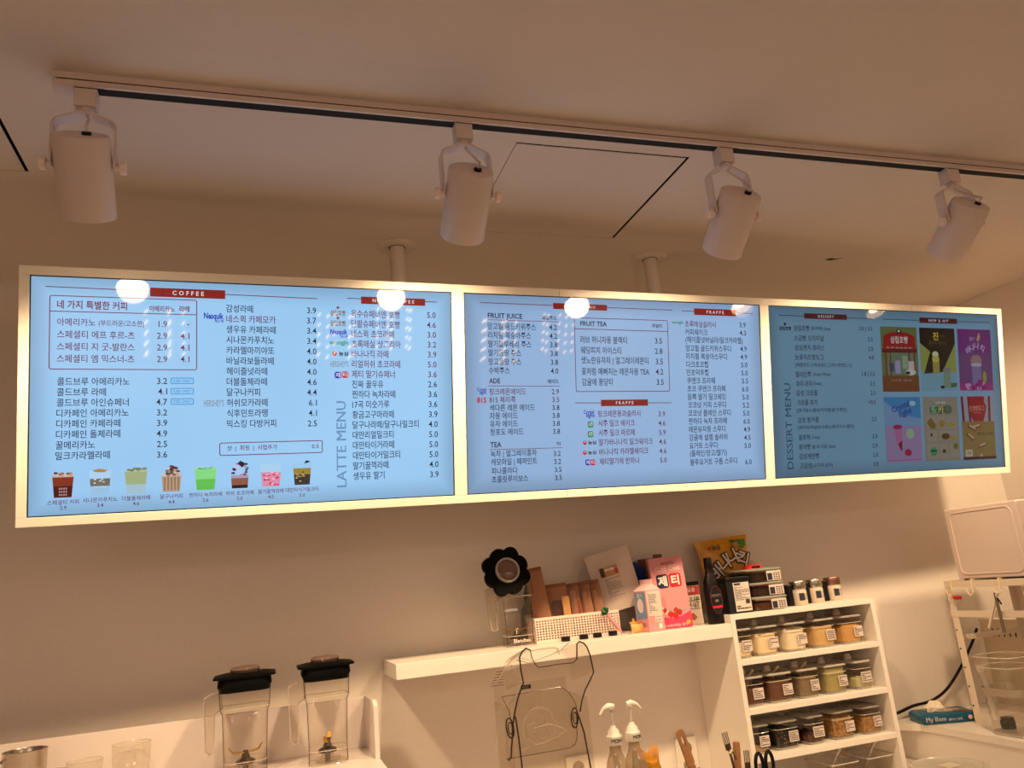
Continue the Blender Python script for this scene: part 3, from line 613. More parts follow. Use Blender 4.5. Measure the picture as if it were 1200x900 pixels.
        for (x0,z0,x1,z1) in ((.06,.50,.34,.70),(.38,.50,.62,.70),(.66,.50,.96,.70),(.06,.30,.36,.47),(.42,.32,.96,.47),(.06,.04,.38,.27),(.42,.04,.66,.27),(.70,.04,.96,.27)): R(x0,z0,x1,z1,(150,142,128),-.0012)
        Pp([(.08,.6),(.2,.68),(.34,.56),(.30,.5),(.2,.5)],(120,96,30),-.0016); El(.5,.58,.09,.06,(150,120,50)); El(.78,.56,.1,.03,(150,140,40)); El(.6,.38,.12,.05,(90,60,40)); El(.8,.35,.1,.03,(150,140,60)); El(.24,.15,.1,.07,(50,140,110)); R(.15,.15,.33,.17,(20,50,40),-.0018); El(.54,.15,.05,.03,(30,50,20)); El(.88,.22,.07,.05,(90,110,40)); El(.2,.41,.03,.03,(30,40,20))
    else:
        R(0,0,1,.60,(132,112,64)); R(0,.60,1,1,(150,150,170))
        for x in (0,.2,.80): Pp([(x+.03,.60),(x+.10,.60),(x+.07,1),(x-.0,1)] if x < .5 else [(x+.02,.6),(x+.09,.6),(x+.11,1),(x+.04,1)],(104,10,40),-.001)
        Pp([(.22,1),(.72,1),(.72,.9),(.78,.84),(.72,.70),(.66,.60),(.36,.60),(.26,.72),(.2,.84),(.26,.9)],(150,10,34),-.0013); Tt('인생핫도그',.48,.81,.09,(210,150,140),1,wd=.46); R(.36,.735,.6,.745,(200,120,120),-.0016)
        for (x, z, r_) in ((.3,.5,-.5),(.24,.36,-.7),(.6,.22,.3),(.44,.52,.2)):
            ca, sa = math.cos(r_), math.sin(r_); Pp([(x+ (dx*ca-dz*sa)*.5, z+(dx*sa+dz*ca)*.3) for dx, dz in ((-.25,-.09),(.25,-.09),(.3,0),(.25,.09),(-.25,.09),(-.3,0))],(120,60,40)); Pp([(x+(dx*ca-dz*sa)*.5, z+(dx*sa+dz*ca)*.3) for dx, dz in ((-.22,0),(.22,0),(.2,.09),(-.2,.09))],(190,170,140),-.0016)
        R(0,0,1,.045,(60,6,24),-.0015); R(.06,.05,.28,.16,(190,180,150),-.0016); Tt('감성',.17,.11,.05,(40,30,20),1); El(.54,.06,.05,.03,(180,150,160))
        Tt('바삭하고 쫀득',.70,.40,.06,(50,36,20),0)
for k in range(3):
    a, b = XS[2*k], XS[2*k+1]
    s_ = thing('menu_screen', SLAB[k], 'screen', group='menu screens in the long frame'); s_.matrix_world = BM
    MB().box(a+.0015, b-.0015, .0, .045, .0015, HS-.0015, screen_mat('screen_panel_%d' % k, *SCOL[k])).build('display_panel', s_)
    bz = MB()
    for q in ((a, b, 0, .0028), (a, b, HS-.0028, HS), (a, a+.0028, 0, HS), (b-.0028, b, 0, HS)): bz.box(q[0], q[1], -.0008, .01, q[2], q[3], BLACK)
    bz.build('bezel', s_)
    for e in MENU[k]:
        ty = e[0]; q_ = MB(); nm = 'menu_text'
        if ty == 'L':
            _, u0, v0, u1, v1, w_, c = e; q_.poly([(u0,-.0006,v0-w_/2),(u1,-.0006,v1-w_/2),(u1,-.0006,v1+w_/2),(u0,-.0006,v0+w_/2)], ink(c,k)); nm = 'rule_line'
        elif ty == 'B':
            _, u0, v0, u1, v1, c = e; q_.poly([(u0,-.001,v0),(u1,-.001,v0),(u1,-.001,v1),(u0,-.001,v1)], ink(c,k)); nm = 'heading_bar'
        elif ty == 'C': text(q_, e[1], e[2], e[3], -.0014, e[4], ink('white',k), 'M', bold=1.2, spacing=1.6); nm = 'heading_text'
        elif ty == 'R':
            _, u0, v0, u1, v1, r, w_, c = e; nm = 'ruled_box'
            o_ = rr(u1-u0, v1-v0, r, 5, (u0+u1)/2, (v0+v1)/2); i_ = rr(u1-u0-2*w_, v1-v0-2*w_, max(r-w_, .0005), 5, (u0+u1)/2, (v0+v1)/2); n = len(o_)
            q_.add([(x,-.0006,z) for x, z in o_] + [(x,-.0006,z) for x, z in i_], [(q, (q+1) % n, n+(q+1) % n, n+q) for q in range(n)], ink(c,k))
        elif ty == 'K':
            _, names, u0, v0, u1, v1, em, al, ref, c, pur, bd = e; xs_ = .93; n = len(names)
            if ref:
                _, _, bb = glyphs(names[ref[0]], bd+BB); xs_ = ref[1]/(bb[1]-bb[0])/em
            for q, t_ in enumerate(names):
                if not t_: continue
                f_ = q/(n-1) if n > 1 else 0; r_ = MB()
                text(r_, t_, u0+(u1-u0)*f_, v0+(v1-v0)*f_, -.0006, em, ink('purple' if q in pur else c, k), al, xs=xs_, bold=bd+BB); r_.build('price_text' if al == 'R' else 'menu_text', s_)
            continue
        elif ty == 'S':
            _, t_, u, v, em, al, wd, c, bd, rot = e
            if rot: text(q_, t_, u, v, -.0006, em, ink(c,k), 'L', width=rot, bold=.9, rot=math.pi/2); nm = 'side_title'
            else:
                lg = c in ('blue','grey','green','brown','logored'); nm = 'brand_mark' if lg else ('price_text' if al == 'R' else 'menu_text')
                text(q_, t_, u, v, -.0008, em*(1.3 if lg else 1), ink(c,k), al, width=wd, xs=.93, bold=bd+BB)
        elif ty == 'O':
            _, u, v, r, c = e; nm = 'brand_mark'; q_.poly([(u+r*math.cos(q*math.pi/8), -.0006, v+r*math.sin(q*math.pi/8)) for q in range(16)], ink(c,k))
            if r > .006: q_.poly([(u+r*.35*math.cos(q*math.pi/6), -.0009, v+r*.3+r*.35*math.sin(q*math.pi/6)) for q in range(12)], ink('white',k))
        elif ty in 'QG':
            _, u, v, sz, c, t_ = e; sz *= 1.2; nm = 'brand_mark'; q_.poly([(x,-.0006,z) for x, z in rr(sz, sz, sz*.25, 3, u, v)], ink(c,k)); text(q_, t_, u, v, -.001, sz*.8, ink('white',k), 'M', width=sz*.75, bold=1)
        elif ty == 'P': drink(q_, e[1], e[2], e[3], e[4], e[5], 0); nm = 'drink_picture'
        elif ty == 'I': poster(q_, *e[1:]); nm = 'poster_picture'
        q_.build(nm, s_)

# ------------------------------------------------------------------ pendant lamps in the seating area (seen mirrored in the screens)
BEAD = mat('bead_bulb', (255,230,190), .4, emis=(255,205,140), estr=30)
def pendant(x, y, z, label, cols, seed):
    t = thing('bead_pendant_lamp', label, 'pendant lamp', (x, y, z), 0, 'bead pendant lamps over the seating area'); r = random.Random(seed)
    MB().tube([(0,0,.12),(0,0,H-z)], .003, BLACK, 6).build('cord', t)
    MB().lathe([(.13,.10),(.13,.12)], CHROME, 24).build('ring', t)
    for c in range(cols):
        a = 2*math.pi*c/cols + seed; px, py = .12*math.cos(a), .12*math.sin(a); s = MB()
        s.tube([(px,py,.10),(px,py,-.26)], .0008, CHROME, 4)
        for k in range(5): zc = .05-.066*k; s.tube([(px-.008,py,zc-.012),(px+.008,py,zc+.012)], .0036, BEAD, 6)
        s.build('bead_strand', t)
for i, (x, y, z) in enumerate(((.22,-3.3,2.10), (1.28,-3.1,2.12), (1.72,-3.3,2.16), (2.35,-2.9,2.12), (3.0,-3.3,2.15))):
    pendant(x, y, z, ['bead pendant lamp far behind the camera, left', 'bead pendant lamp behind the camera, second from left', 'middle bead pendant lamp behind the camera', 'bead pendant lamp behind the camera, second from right', 'bead pendant lamp behind the camera nearest the right wall'][i], 5, i)

# ------------------------------------------------------------------ wall shelf and cubby unit
SF = .26; ZSH = 1.396
sh = MB().box(.910, 2.046, SF, YW-.0005, 1.352, ZSH, WHITEL).build('wall_shelf', bevel=.0012); tag(sh, 'thick white floating wall shelf joining the white cubby unit', 'shelf')
UX0, UX1 = 2.047, 2.648; UZT = 1.423; CT = .82
un = thing('cubby_unit', 'white open cubby unit with rows of ingredient canisters', 'shelving unit', (0, 0, 0))
TH = .0175
MB().box(UX0, UX0+TH, SF, YW-.001, CT, UZT, WHITEL).build('side_panel', un, bevel=.0008); MB().box(UX1-TH, UX1, SF, YW-.001, CT, UZT, WHITEL).build('side_panel', un, bevel=.0008)
MB().box(UX0+TH, UX1-TH, SF, YW-.001, UZT-TH, UZT, WHITEL).build('top_panel', un, bevel=.0008)
ROWZ = (1.275, 1.120, .973)
for z in ROWZ: MB().box(UX0+TH, UX1-TH, SF+.0005, YW-.008, z-TH, z, WHITEL).build('shelf_board', un, bevel=.0008)
MB().box(UX0+TH, UX1-TH, SF+.0005, YW-.008, CT, CT+TH, WHITEL).build('shelf_board', un)
MB().box(UX0+TH, UX1-TH, YW-.008, YW-.001, CT, UZT-TH, WHITEL).build('back_panel', un)

# canisters
def canister(x, z, w_, d_, h_, fill, fcol, level, label, knob='cup', spoon=False, uneven=.004, labw=.42, labpos=.27, chunky=0, yf=.288, fillroom=1.0):
    t = thing('canister', label, 'canister', (x, yf+d_/2, z+.0006), 0, 'ingredient canisters in the cubby unit')
    b = MB(); r = .016
    o0 = rr(w_-.012, d_-.012, r); o1 = rr(w_-.004, d_-.004, r); o2 = rr(w_, d_, r)
    b.loft([ring(o0, 0), ring(o1, .006), ring(o2, .02), ring(o2, h_-.02), ring(rr(w_+.004, d_+.004, r), h_-.018), ring(rr(w_+.004, d_+.004, r), h_)], CL, True, False)
    b.build('jar_body', t, smooth=True)
    bb = MB(); bb.loft([ring(rr(w_-.010, d_-.010, r), .0008), ring(rr(w_-.004, d_-.004, r), .007)], CLR, True, True); bb.tube([(px, py, h_-.019) for px, py in rr(w_+.005, d_+.005, r)], .0011, CLR, 5, closed=True)
    bb.build('jar_rim', t, smooth=True)
    # contents
    f = MB(); n = 14; rd = random.Random(int(x*1000)+int(z*100)); ww, dd = (w_-.008), (d_-.008)
    base = rr(ww-.006, dd-.006, r-.002, 4); mid = rr(ww, dd, r-.002, 4)
    top = [(px, py, level*h_ + rd.uniform(-uneven, uneven)) for px, py in mid]
    inner = [(px*.55, py*.55, level*h_ + rd.uniform(-uneven, uneven*2.5)) for px, py in mid]
    f.loft([ring(base, .0075), ring(mid, .014), top, inner], fcol, True, True); f.build('contents', t, smooth=not chunky)
    if chunky:
        g = MB()
        for k in range(chunky):
            a = rd.random()
            if a < .55: px, py, pz = rd.uniform(-ww/2, ww/2)*.9, -dd/2-.0002, rd.uniform(.012, level*h_)
            elif a < .8: px, py, pz = -ww/2-.0002, rd.uniform(-dd/2, dd/2)*.9, rd.uniform(.012, level*h_)
            else: px, py, pz = rd.uniform(-ww/2, ww/2)*.9, rd.uniform(-dd/2, dd/2)*.9, level*h_
            s = rd.uniform(.0022, .0045); T = Matrix.Translation((px, py, pz)) @ Matrix.Rotation(rd.uniform(0, 6), 4, (rd.random(), rd.random(), rd.random()+.1))
            g.add([(s,0,0),(-s,0,0),(0,s*.7,0),(0,-s*.7,0),(0,0,s*.6),(0,0,-s*.6)], [(0,2,4),(2,1,4),(1,3,4),(3,0,4),(2,0,5),(1,2,5),(3,1,5),(0,3,5)], fcol if k % 3 else mat('grain_dark', (150,96,50), .6), T)
        go = g.build('contents_grains', t); go['kind'] = 'stuff'
    lb = MB(); lw = w_*labw; lx = w_*labpos*.9; yy = -d_/2-.0012; z0, z1 = .022, .022+h_*.40
    lb.box(lx-lw/2, lx+lw/2, yy-.0004, yy+.0004, z0, z1, PAPERW); lines_print(lb, lx-lw/2+.003, lx+lw/2-.003, z0+.003, z1-.003, yy-.0008, 5, INK, seed=int(x*777), th=.45); lb.build('label_sticker', t)
    ld = MB(); ld.loft([ring(rr(w_+.008, d_+.008, r), h_+.0003), ring(rr(w_+.010, d_+.010, r), h_+.004), ring(rr(w_+.004, d_+.004, r), h_+.007)], CLH if knob == 'flat' else CLR, True, True)
    lo = ld.build('lid', t, smooth=True)
    if knob == 'cup':
        k = MB(); k.lathe([(.016, h_+.0075), (.0135, h_+.018), (.0125, h_+.0275), (.0105, h_+.0285)], mat('lid_knob_taupe', (206,190,172), .35), 20, Matrix.Translation((0, .012, 0))); k.build('lid_knob', lo, smooth=True)
    if spoon:
        s = MB(); s.tube([(-.004, -.01, h_*.55), (.0, -.03, h_+.008), (.006, -.052, h_+.026)], [.004,.0036,.0044], mat('spoon_handle', (214,190,140), .35), 6); s.build('spoon', t, smooth=True)
    return t
CREAM = mat('powder_cream', (244,226,186), .9, bump=.4, bscale=300); CREAM2 = mat('powder_white', (246,234,206), .9, bump=.4, bscale=300); GOLD1 = mat('powder_sand', (236,196,134), .9, bump=.4, bscale=300, mottled=.15); GOLD2 = mat('powder_amber', (230,176,104), .9, bump=.4, bscale=300, mottled=.15)
COCO = mat('powder_cocoa', (120,76,54), .9, bump=.5, bscale=200, mottled=.2); COCO2 = mat('powder_choc', (122,82,60), .9, bump=.5, bscale=200, mottled=.2); GREYB = mat('powder_taupe', (150,130,104), .9, bump=.5, bscale=200, mottled=.15); GRN = mat('powder_greentea', (178,168,112), .9, bump=.3, bscale=200); GRN2 = mat('powder_palegreen', (196,190,150), .9, bump=.3, bscale=200)
DARKC = mat('crumb_dark', (40,30,26), .8, mottled=.3); DARKB = mat('cookie_black', (14,12,12), .7); CHIP = mat('choc_chips', (84,48,34), .6); CERE = mat('cereal_gold', (206,158,94), .7, mottled=.25); CERE2 = mat('cereal_pale', (214,166,96), .7, mottled=.25); TAN = mat('powder_tan', (188,160,122), .9)
rows = [
 (1.275, .102, [(2.106,.062,CREAM,.50,'clear canister with a little pale cream powder, leftmost of the top row'),(2.198,.088,CREAM,.74,'clear canister of pale cream powder, second on the top row'),(2.316,.088,CREAM2,.80,'clear canister heaped with white powder, middle of the top row'),(2.437,.088,GOLD1,.78,'clear canister of sandy yellow powder, fourth on the top row'),(2.556,.088,GOLD2,.66,'clear canister of amber yellow powder, rightmost of the top row')]),
 (1.120, .100, [(2.120,.066,COCO,.62,'clear canister of brown cocoa powder, leftmost of the middle row, spoon handle sticking out'),(2.222,.092,COCO2,.80,'clear canister full of reddish chocolate powder, second on the middle row'),(2.336,.082,GREYB,.72,'clear canister of grey-brown powder, middle of the middle row'),(2.452,.088,GRN,.94,'clear canister filled with olive green tea powder, fourth on the middle row'),(2.567,.070,GRN2,.42,'clear canister with some pale green powder, rightmost of the middle row')]),
 (.973, .098, [(2.115,.060,TAN,.22,'nearly empty clear canister behind the black scissors, leftmost of the bottom row'),(2.215,.088,DARKB,.70,'clear canister of black cookie crumbs, second on the bottom row'),(2.330,.070,CHIP,.34,'clear canister with a layer of dark chocolate chips, middle of the bottom row'),(2.447,.086,CERE,.82,'clear canister full of golden crushed flakes, fourth on the bottom row'),(2.567,.078,CERE2,.62,'clear canister of pale crunchy grains, rightmost of the bottom row')])]
for ri, (z, h_, L) in enumerate(rows):
    for ci, (x, w_, fc, lv, lab) in enumerate(L):
        ch = 0
        if ri == 2 and ci in (1,2): ch = 140
        if ri == 2 and ci in (3,4): ch = 420
        canister(x, z, w_, .125, h_-.012 if ri < 2 else h_-.014, None, fc, lv, lab, 'cup' if ri < 2 else 'flat', ri == 1 and ci in (0,1,2), .003 if ci != 2 else .006, .42 if w_ > .07 else .62, .27 if w_ > .07 else .12, ch)
# lower compartment: two clear scoop boxes with spoons
for x, lab in ((2.42, 'shallow clear box with a spoon in the lowest cubby compartment, left of centre'), (2.57, 'shallow clear box with a spoon in the lowest cubby compartment, right side')):
    t = thing('clear_tub', lab, 'container', (x, .36, CT+TH+.0006)); b = MB(); b.loft([ring(rr(.10,.14,.015), 0), ring(rr(.115,.155,.015), .062)], CL, True, False); b.tube([(px,py,.062) for px,py in rr(.116,.156,.015)], .002, CLR, 6, closed=True); b.build('tub_body', t, smooth=True)
    MB().tube([(0,.02,.012),(.006,-.02,.07),(.012,-.045,.105)], [.003,.003,.0045], CLR, 8).build('spoon', t, smooth=True)

# ------------------------------------------------------------------ things on top of the unit
t = thing('label_box', 'black carton with a large white ingredient label on top of the cubby unit', 'box', (2.113, .332, UZT+.0005), math.radians(-3))
MB().box(-.045,.045,-.05,.05,0,.119,mat('black_carton',(8,6,8),.5)).build('carton', t, bevel=.002); MB().box(-.047,.047,-.052,.052,.107,.121,BLACK).build('carton_lid', t, bevel=.002)
lb = MB(); lb.box(-.020,.041,-.0513,-.0503,.006,.102,PAPERW); lines_print(lb,-.017,.038,.042,.088,-.0518,11,GREYP,seed=3,th=.5); lines_print(lb,-.016,.037,.012,.026,-.0518,2,INK,seed=5,th=.6); lb.box(.020,.036,-.0519,-.0514,.03,.045,INK); lb.box(-.016,.008,-.0519,-.0514,.093,.1,INK); lb.build('label_sticker', t)
for k in range(3):
    t = thing('deli_container', ['clear lidded plastic container with nutrition label, bottom of the stack of three','clear lidded plastic container with nutrition label, middle of the stack of three','clear lidded plastic container with nutrition label, topmost of the stack of three'][k], 'container', (2.232-.004*k, .352, UZT+.0005+k*.0475), math.radians(-4+2*k), 'stacked lidded containers on the cubby unit')
    b = MB(); b.loft([ring(rr(.128,.15,.03,6), 0), ring(rr(.138,.16,.03,6), .038)], CLD, True, False); b.build('tub_body', t, smooth=True)
    MB().loft([ring(rr(.118,.14,.026,5), .003), ring(rr(.124,.146,.026,5), [.026,.030,.031][k])], [mat('tub_fill_brown',(110,74,54),.8),mat('tub_fill_dark',(74,54,44),.8),mat('tub_fill_darker',(60,46,38),.8)][k], True, True).build('contents', t, smooth=True)
    MB().loft([ring(rr(.146,.168,.033,6), .0385), ring(rr(.150,.172,.034,6), .0405), ring(rr(.150,.172,.034,6), .0445), ring(rr(.140,.162,.03,6), .047)], clear('tub_lid_film',(200,205,200),.5,haze=.5,hazec=(196,200,190)), True, True).build('lid', t, smooth=True)
    lb = MB(); yy = -.0815; lb.box(.0, .058, yy-.0004, yy+.0004, .003, .036, PAPERW); lb.box(.003,.022,yy-.001,yy-.0005,.005,.028,INKB)
    for a in range(3):
        for c_ in range(4): lb.box(.028+a*.0095, .034+a*.0095, yy-.001, yy-.0005, .006+c_*.0065, .0095+c_*.0065, INKB)
    lb.build('label_sticker', t)
# red and white packet behind the tubs, wire hook ring above
t = thing('red_white_packet', 'red and white packet leaning behind the stacked containers', 'packet', (2.345, .475, UZT+.0005))
b = MB(); b.prism(rr(.11,.13,.03,5,0,.066), -.012, .012, mat('packet_white',(226,206,196),.4), Matrix.Rotation(math.pi/2,4,'X')); b.build('packet_body', t, smooth=True)
b = MB(); b.poly([(-.05,-.0128,.06),(.05,-.0128,.035),(.052,-.0128,.07),(0,-.0128,.085),(-.05,-.0128,.10)], REDM); b.build('packet_print', t)
t = thing('dome_packet', 'small red and black packet with a wire loop lying on the topmost container', 'packet', (2.235, .36, UZT+.0005+3*.0475+.001))
b = MB(); b.loft([ring(rr(.075,.05,.015,4),0), ring(rr(.06,.035,.012,4),.010), ring(rr(.02,.012,.005,4),.014)], REDM, True, True); b.build('packet_body', t, smooth=True); b = MB(); b.box(-.02,.012,-.026,-.02,.002,.008,BLACK); b.build('packet_stripe', t)
MB().tube([(.0+.008*math.cos(a*.6),0,.020+.008*math.sin(a*.6)) for a in range(11)], .0008, CHROME, 5).build('wire_loop', t)
for k, (x, y, lab) in enumerate(((2.397,.345,'small spice jar with silver lid, left of the three on top of the cubby unit'),(2.493,.375,'small spice jar with silver lid, middle of the three on top of the cubby unit'),(2.590,.395,'small spice jar with copper-tinted lid, right of the three on top of the cubby unit'))):
    t = thing('spice_jar', lab, 'jar', (x, y, UZT+.0005), 0, 'small jars on top of the cubby unit')
    MB().lathe([(.026,0),(.028,.003),(.028,.050),(.025,.056)], mat('jar_frost',(206,190,172),.4), 28).build('jar_body', t, smooth=True)
    MB().lathe([(.0285,.0565),(.0295,.058),(.0295,.080),(.028,.083),(.001,.083)], (STEEL if k < 2 else mat('copper_lid',(150,112,104),.3,metal=.9)), 28).build('screw_lid', t, smooth=True)
    lb = MB(); n = 8
    for a in range(n):
        a0, a1 = math.radians(235+a*10), math.radians(245+a*10); c_ = INKB if a < 4 else PAPERW
        lb.add([(.0285*math.cos(q),.0285*math.sin(q),z_) for z_ in (.016,.042) for q in (a0,a1)], [(0,1,3,2)], c_)
        if a >= 4:
            for z_ in range(4): lb.add([(.0288*math.cos(q),.0288*math.sin(q),zz) for zz in (.018+z_*.006,.0215+z_*.006) for q in (a0,a0+.1)], [(0,1,3,2)], INKB)
    lb.build('label_sticker', t)
    MB().box(-.052,-.031,-.012,.03,0,.074,BLACK).build('dark_sleeve', t, bevel=.003)

# yellow snack bag
t = thing('snack_bag', 'yellow crimped snack bag standing upright behind the black carton', 'snack bag', (2.208, .478, UZT+.003), 0)
def pillow(w_, h_, th, m, topw=1.0, n=12, k=14, flare=.06):
    b = MB(); F = []; B = []
    for j in range(k+1):
        v = j/k
        wf = w_*(1 + flare*abs(2*v-1)**3)*(1+(topw-1)*v)
        for i in range(n+1):
            u = i/n; e = (1-abs(2*u-1)**2.5)*(1-abs(2*v-1)**3); rp = math.sin(u*23+v*9)*.0012
            F.append(((u-.5)*wf, -th*e-.0008+rp*(1-e)*.6, v*h_)); B.append(((u-.5)*wf, th*e*.8+.0008+rp*(1-e)*.6, v*h_))
    fs = []
    for j in range(k):
        for i in range(n): a = j*(n+1)+i; fs.append((a, a+1, a+n+2, a+n+1))
    b.add(F, fs, m); b.add(B, [tuple(reversed(f)) for f in fs], m); return b
TB = Matrix.Rotation(math.radians(-2), 4, 'Y')
b = pillow(.205, .262, .03, YEL, 1.0, 14, 16, .14); bo = b.build('bag_body', t, smooth=True); bo.rotation_euler = (0, math.radians(-4), 0)
pr = MB(); BROWN = mat('print_brown_outline',(60,24,20),.4)
for ch, x, z, r_ in (('바',-.060,.142,.6),('나',-.022,.172,.5),('나',.018,.190,.25),('킥',.058,.176,-.45)):
    for q in range(8): text(pr, ch, x+.0045*math.cos(q*.785), z+.0045*math.sin(q*.785), -.0335, .060, BROWN, 'M', bold=2, rot=r_)
    text(pr, ch, x, z, -.0345, .060, WHITEM, 'M', bold=2, rot=r_)
pr.poly([(-.066+.007*math.cos(a*.5),-.024,.232+.006*math.sin(a*.5)) for a in range(12)], REDM); text(pr,'농심',-.040,.232,-.026,.021,NAVYM,'M',bold=2)
pr.poly([(.02,-.02,.252),(.10,-.012,.245),(.098,-.012,.222),(.075,-.022,.212),(.045,-.025,.228)], GREENM); pr.poly([(.03,-.026,.236),(.05,-.027,.242),(.06,-.027,.226),(.042,-.028,.22)], mat('print_tan',(190,140,90),.4))
pr.poly([(-.03+.030*math.cos(a*.45),-.034,.090+.020*math.sin(a*.45)) for a in range(14)], mat('print_orange',(214,96,30),.35)); pr.poly([(-.062,-.0345,.078),(-.035,-.035,.074),(-.005,-.035,.082),(0,-.035,.09),(-.03,-.0352,.083),(-.058,-.035,.088)], REDM)
po = pr.build('bag_print', t); po.rotation_euler = (0, math.radians(-4), 0)

# ------------------------------------------------------------------ things on the wall shelf
def blender_jar(name, label, x, y, z, w_, d_, h_, handle_side=-1, lid=True, group=None, rotz=0.0, blade_rot=0.0, smoky=False):
    t = thing(name, label, 'blender jar', (x, y, z), rotz, group)
    m_ = CLD if smoky else CL
    r = w_*.22; b = MB(); sec = [(.0,.90),(.01,.92),(.04*h_/.25,.90),(.70*h_,.96),(.76*h_,1.05),(h_,1.10)]
    b.loft([ring(rr(w_*s, d_*s, r, 5), zz) for zz, s in sec], m_, True, False); b.build('jar_body', t, smooth=True)
    e = MB()
    for zz, s in ((.0015,.92),(.16*h_,.93),(.76*h_,1.06),(h_-.001,1.105)): e.tube([(px,py,zz) for px,py in rr(w_*s, d_*s, r, 5)], .0011, CLR, 5, closed=True)
    for sx in (-1,1):
        e.tube([(sx*w_*.465, -d_*.30, .004),(sx*w_*.455, -d_*.30, .04),(sx*w_*.485, -d_*.32, .70*h_),(sx*w_*.53,-d_*.35,.76*h_),(sx*w_*.555,-d_*.36,h_-.002)], .0009, EDGE, 5)
    e.build('jar_rib', t, smooth=True)
    hs = handle_side; hx = hs*(w_*.55)
    hd = MB(); P = [(hx-hs*.004, h_*.93),(hx+hs*.02, h_*.945),(hx+hs*.040, h_*.90),(hx+hs*.040,h_*.80),(hx+hs*.036,h_*.30),(hx+hs*.028,h_*.26),(hx+hs*.016,h_*.27),(hx+hs*.014,h_*.70),(hx-hs*.006,h_*.76)]
    hd.loft([[(px, -.016, pz) for px, pz in P], [(px, .016, pz) for px, pz in P]], CLT if not smoky else CLD, True, True)
    for sy_ in (-.016,.016): hd.tube([(px, sy_, pz) for px, pz in P], .0011, CLR, 5, closed=True)
    hd.build('handle', t, smooth=False)
    bl = MB(); zb = .17*h_
    bl.lathe([(.026,zb-.012),(.024,zb-.004),(.012,zb+.002),(.009,zb+.012),(.006,zb+.020)], CHROME, 16); bl.build('blade_hub', t, smooth=True)
    wg = MB()
    for s_ in (0,1):
        T = Matrix.Translation((0,0,zb+.012)) @ Matrix.Rotation(blade_rot + s_*math.pi, 4, 'Z')
        wg.add([(0,-.007,0),(.034,-.006,.004),(.044,-.004,.018),(.046,.003,.019),(.034,.006,.004),(0,.007,0),(0,-.007,.003),(.033,-.006,.007),(.042,-.004,.020),(.044,.003,.021),(.033,.006,.007),(0,.007,.003)],
               [(0,1,4,5),(1,2,3,4),(6,11,10,7),(7,10,9,8),(0,6,7,1),(1,7,8,2),(2,8,9,3),(3,9,10,4),(4,10,11,5)], GOLDM, T)
    wg.build('blade', t)
    dr = MB(); dr.lathe([(.034,.004),(.034,.012),(.018,.014),(.016,zb-.013)], CLT, 20); dr.lathe([(.0075,.002),(.0075,zb-.01)], CHROME, 10); dr.build('drive_socket', t, smooth=True)
    if lid:
        L = MB(); k = 1.10; L.loft([ring(rr(w_*k*.98, d_*k*.98, r, 5), h_-.012), ring(rr(w_*k+.006, d_*k+.006, r, 5), h_+.0015), ring(rr(w_*k+.010, d_*k+.010, r, 5), h_+.004), ring(rr(w_*k+.006, d_*k+.006, r, 5), h_+.022), ring(rr(w_*k+.030, d_*k+.018, r*.7, 5), h_+.024), ring(rr(w_*k+.030, d_*k+.018, r*.7, 5), h_+.029), ring(rr(w_*k-.02, d_*k-.02, r, 5), h_+.034)], mat('black_rubber',(3,3,3),.6,spec=.1), True, True)
        lo = L.build('lid', t, smooth=True)
        MB().lathe([(.036,h_+.034),(.040,h_+.042),(.036,h_+.047),(.030,h_+.050),(.001,h_+.051)], clear('lid_cap_smoke',(150,130,120),.6,haze=.25,hazec=(190,160,150)), 24).build('lid_cap', lo, smooth=True)
    return t
FLZ = 1.170
blender_jar('blender_jar', 'clear blender jar with black lid and visible brass blade, left of the pair', .492, .235, FLZ+.0006, .118, .118, .222, lid=True, group='blender jars in the white station', blade_rot=.25)
blender_jar('blender_jar', 'clear blender jar with black lid nearest the white side panel, right of the pair', .705, .215, FLZ+.0006, .110, .110, .226, lid=True, group='blender jars in the white station', blade_rot=1.35)
sj = blender_jar('blender_jar', 'smoky blender jar on the wall shelf beside the perforated basket', 1.335, .405, ZSH+.0006, .098, .10, .205, lid=False, blade_rot=.1)
lt = MB(); text(lt, 'Blendtec', .0, .018, -.0485, .017, WHITEM, 'M', bold=1); lt.build('jar_print', sj)
# flower-shaped lid standing on edge against the jar
t = thing('lobed_jar_lid', 'black scallop-edged jar lid with clear centre cap propped upright on the shelf jar', 'lid', (1.293, .330, 1.634))
P = []
for k in range(96):
    a = 2*math.pi*k/96; r_ = (.068 + .012*abs(math.cos(4*a))**.8) * (1 + .03*math.cos(4*a+math.pi)); P.append((r_*math.cos(a+.39), r_*math.sin(a+.39)))
TL = Matrix.Rotation(math.radians(78), 4, 'X')
b = MB(); b.prism(P, -.014, .010, mat('black_rubber',(3,3,3),.6,spec=.1), TL); b.build('lid_plate', t, bevel=.003)
b = MB(); b.lathe([(.040,.0102),(.040,.020),(.034,.021),(.033,.012)], CLR, 28, TL, False, False); b.build('cap_ring', t, smooth=True)
b = MB(); b.lathe([(.0325,.0112),(.0315,.016),(.026,.0185),(.001,.019)], clear('lid_cap_smoke2',(190,165,150),.6,haze=.4,hazec=(176,140,122)), 24, TL); b.build('lid_cap', t, smooth=True)
MB().tube([(.0,.03,-.045),(.012,.05,-.060)], .004, BLACK).build('lid_tab', t)
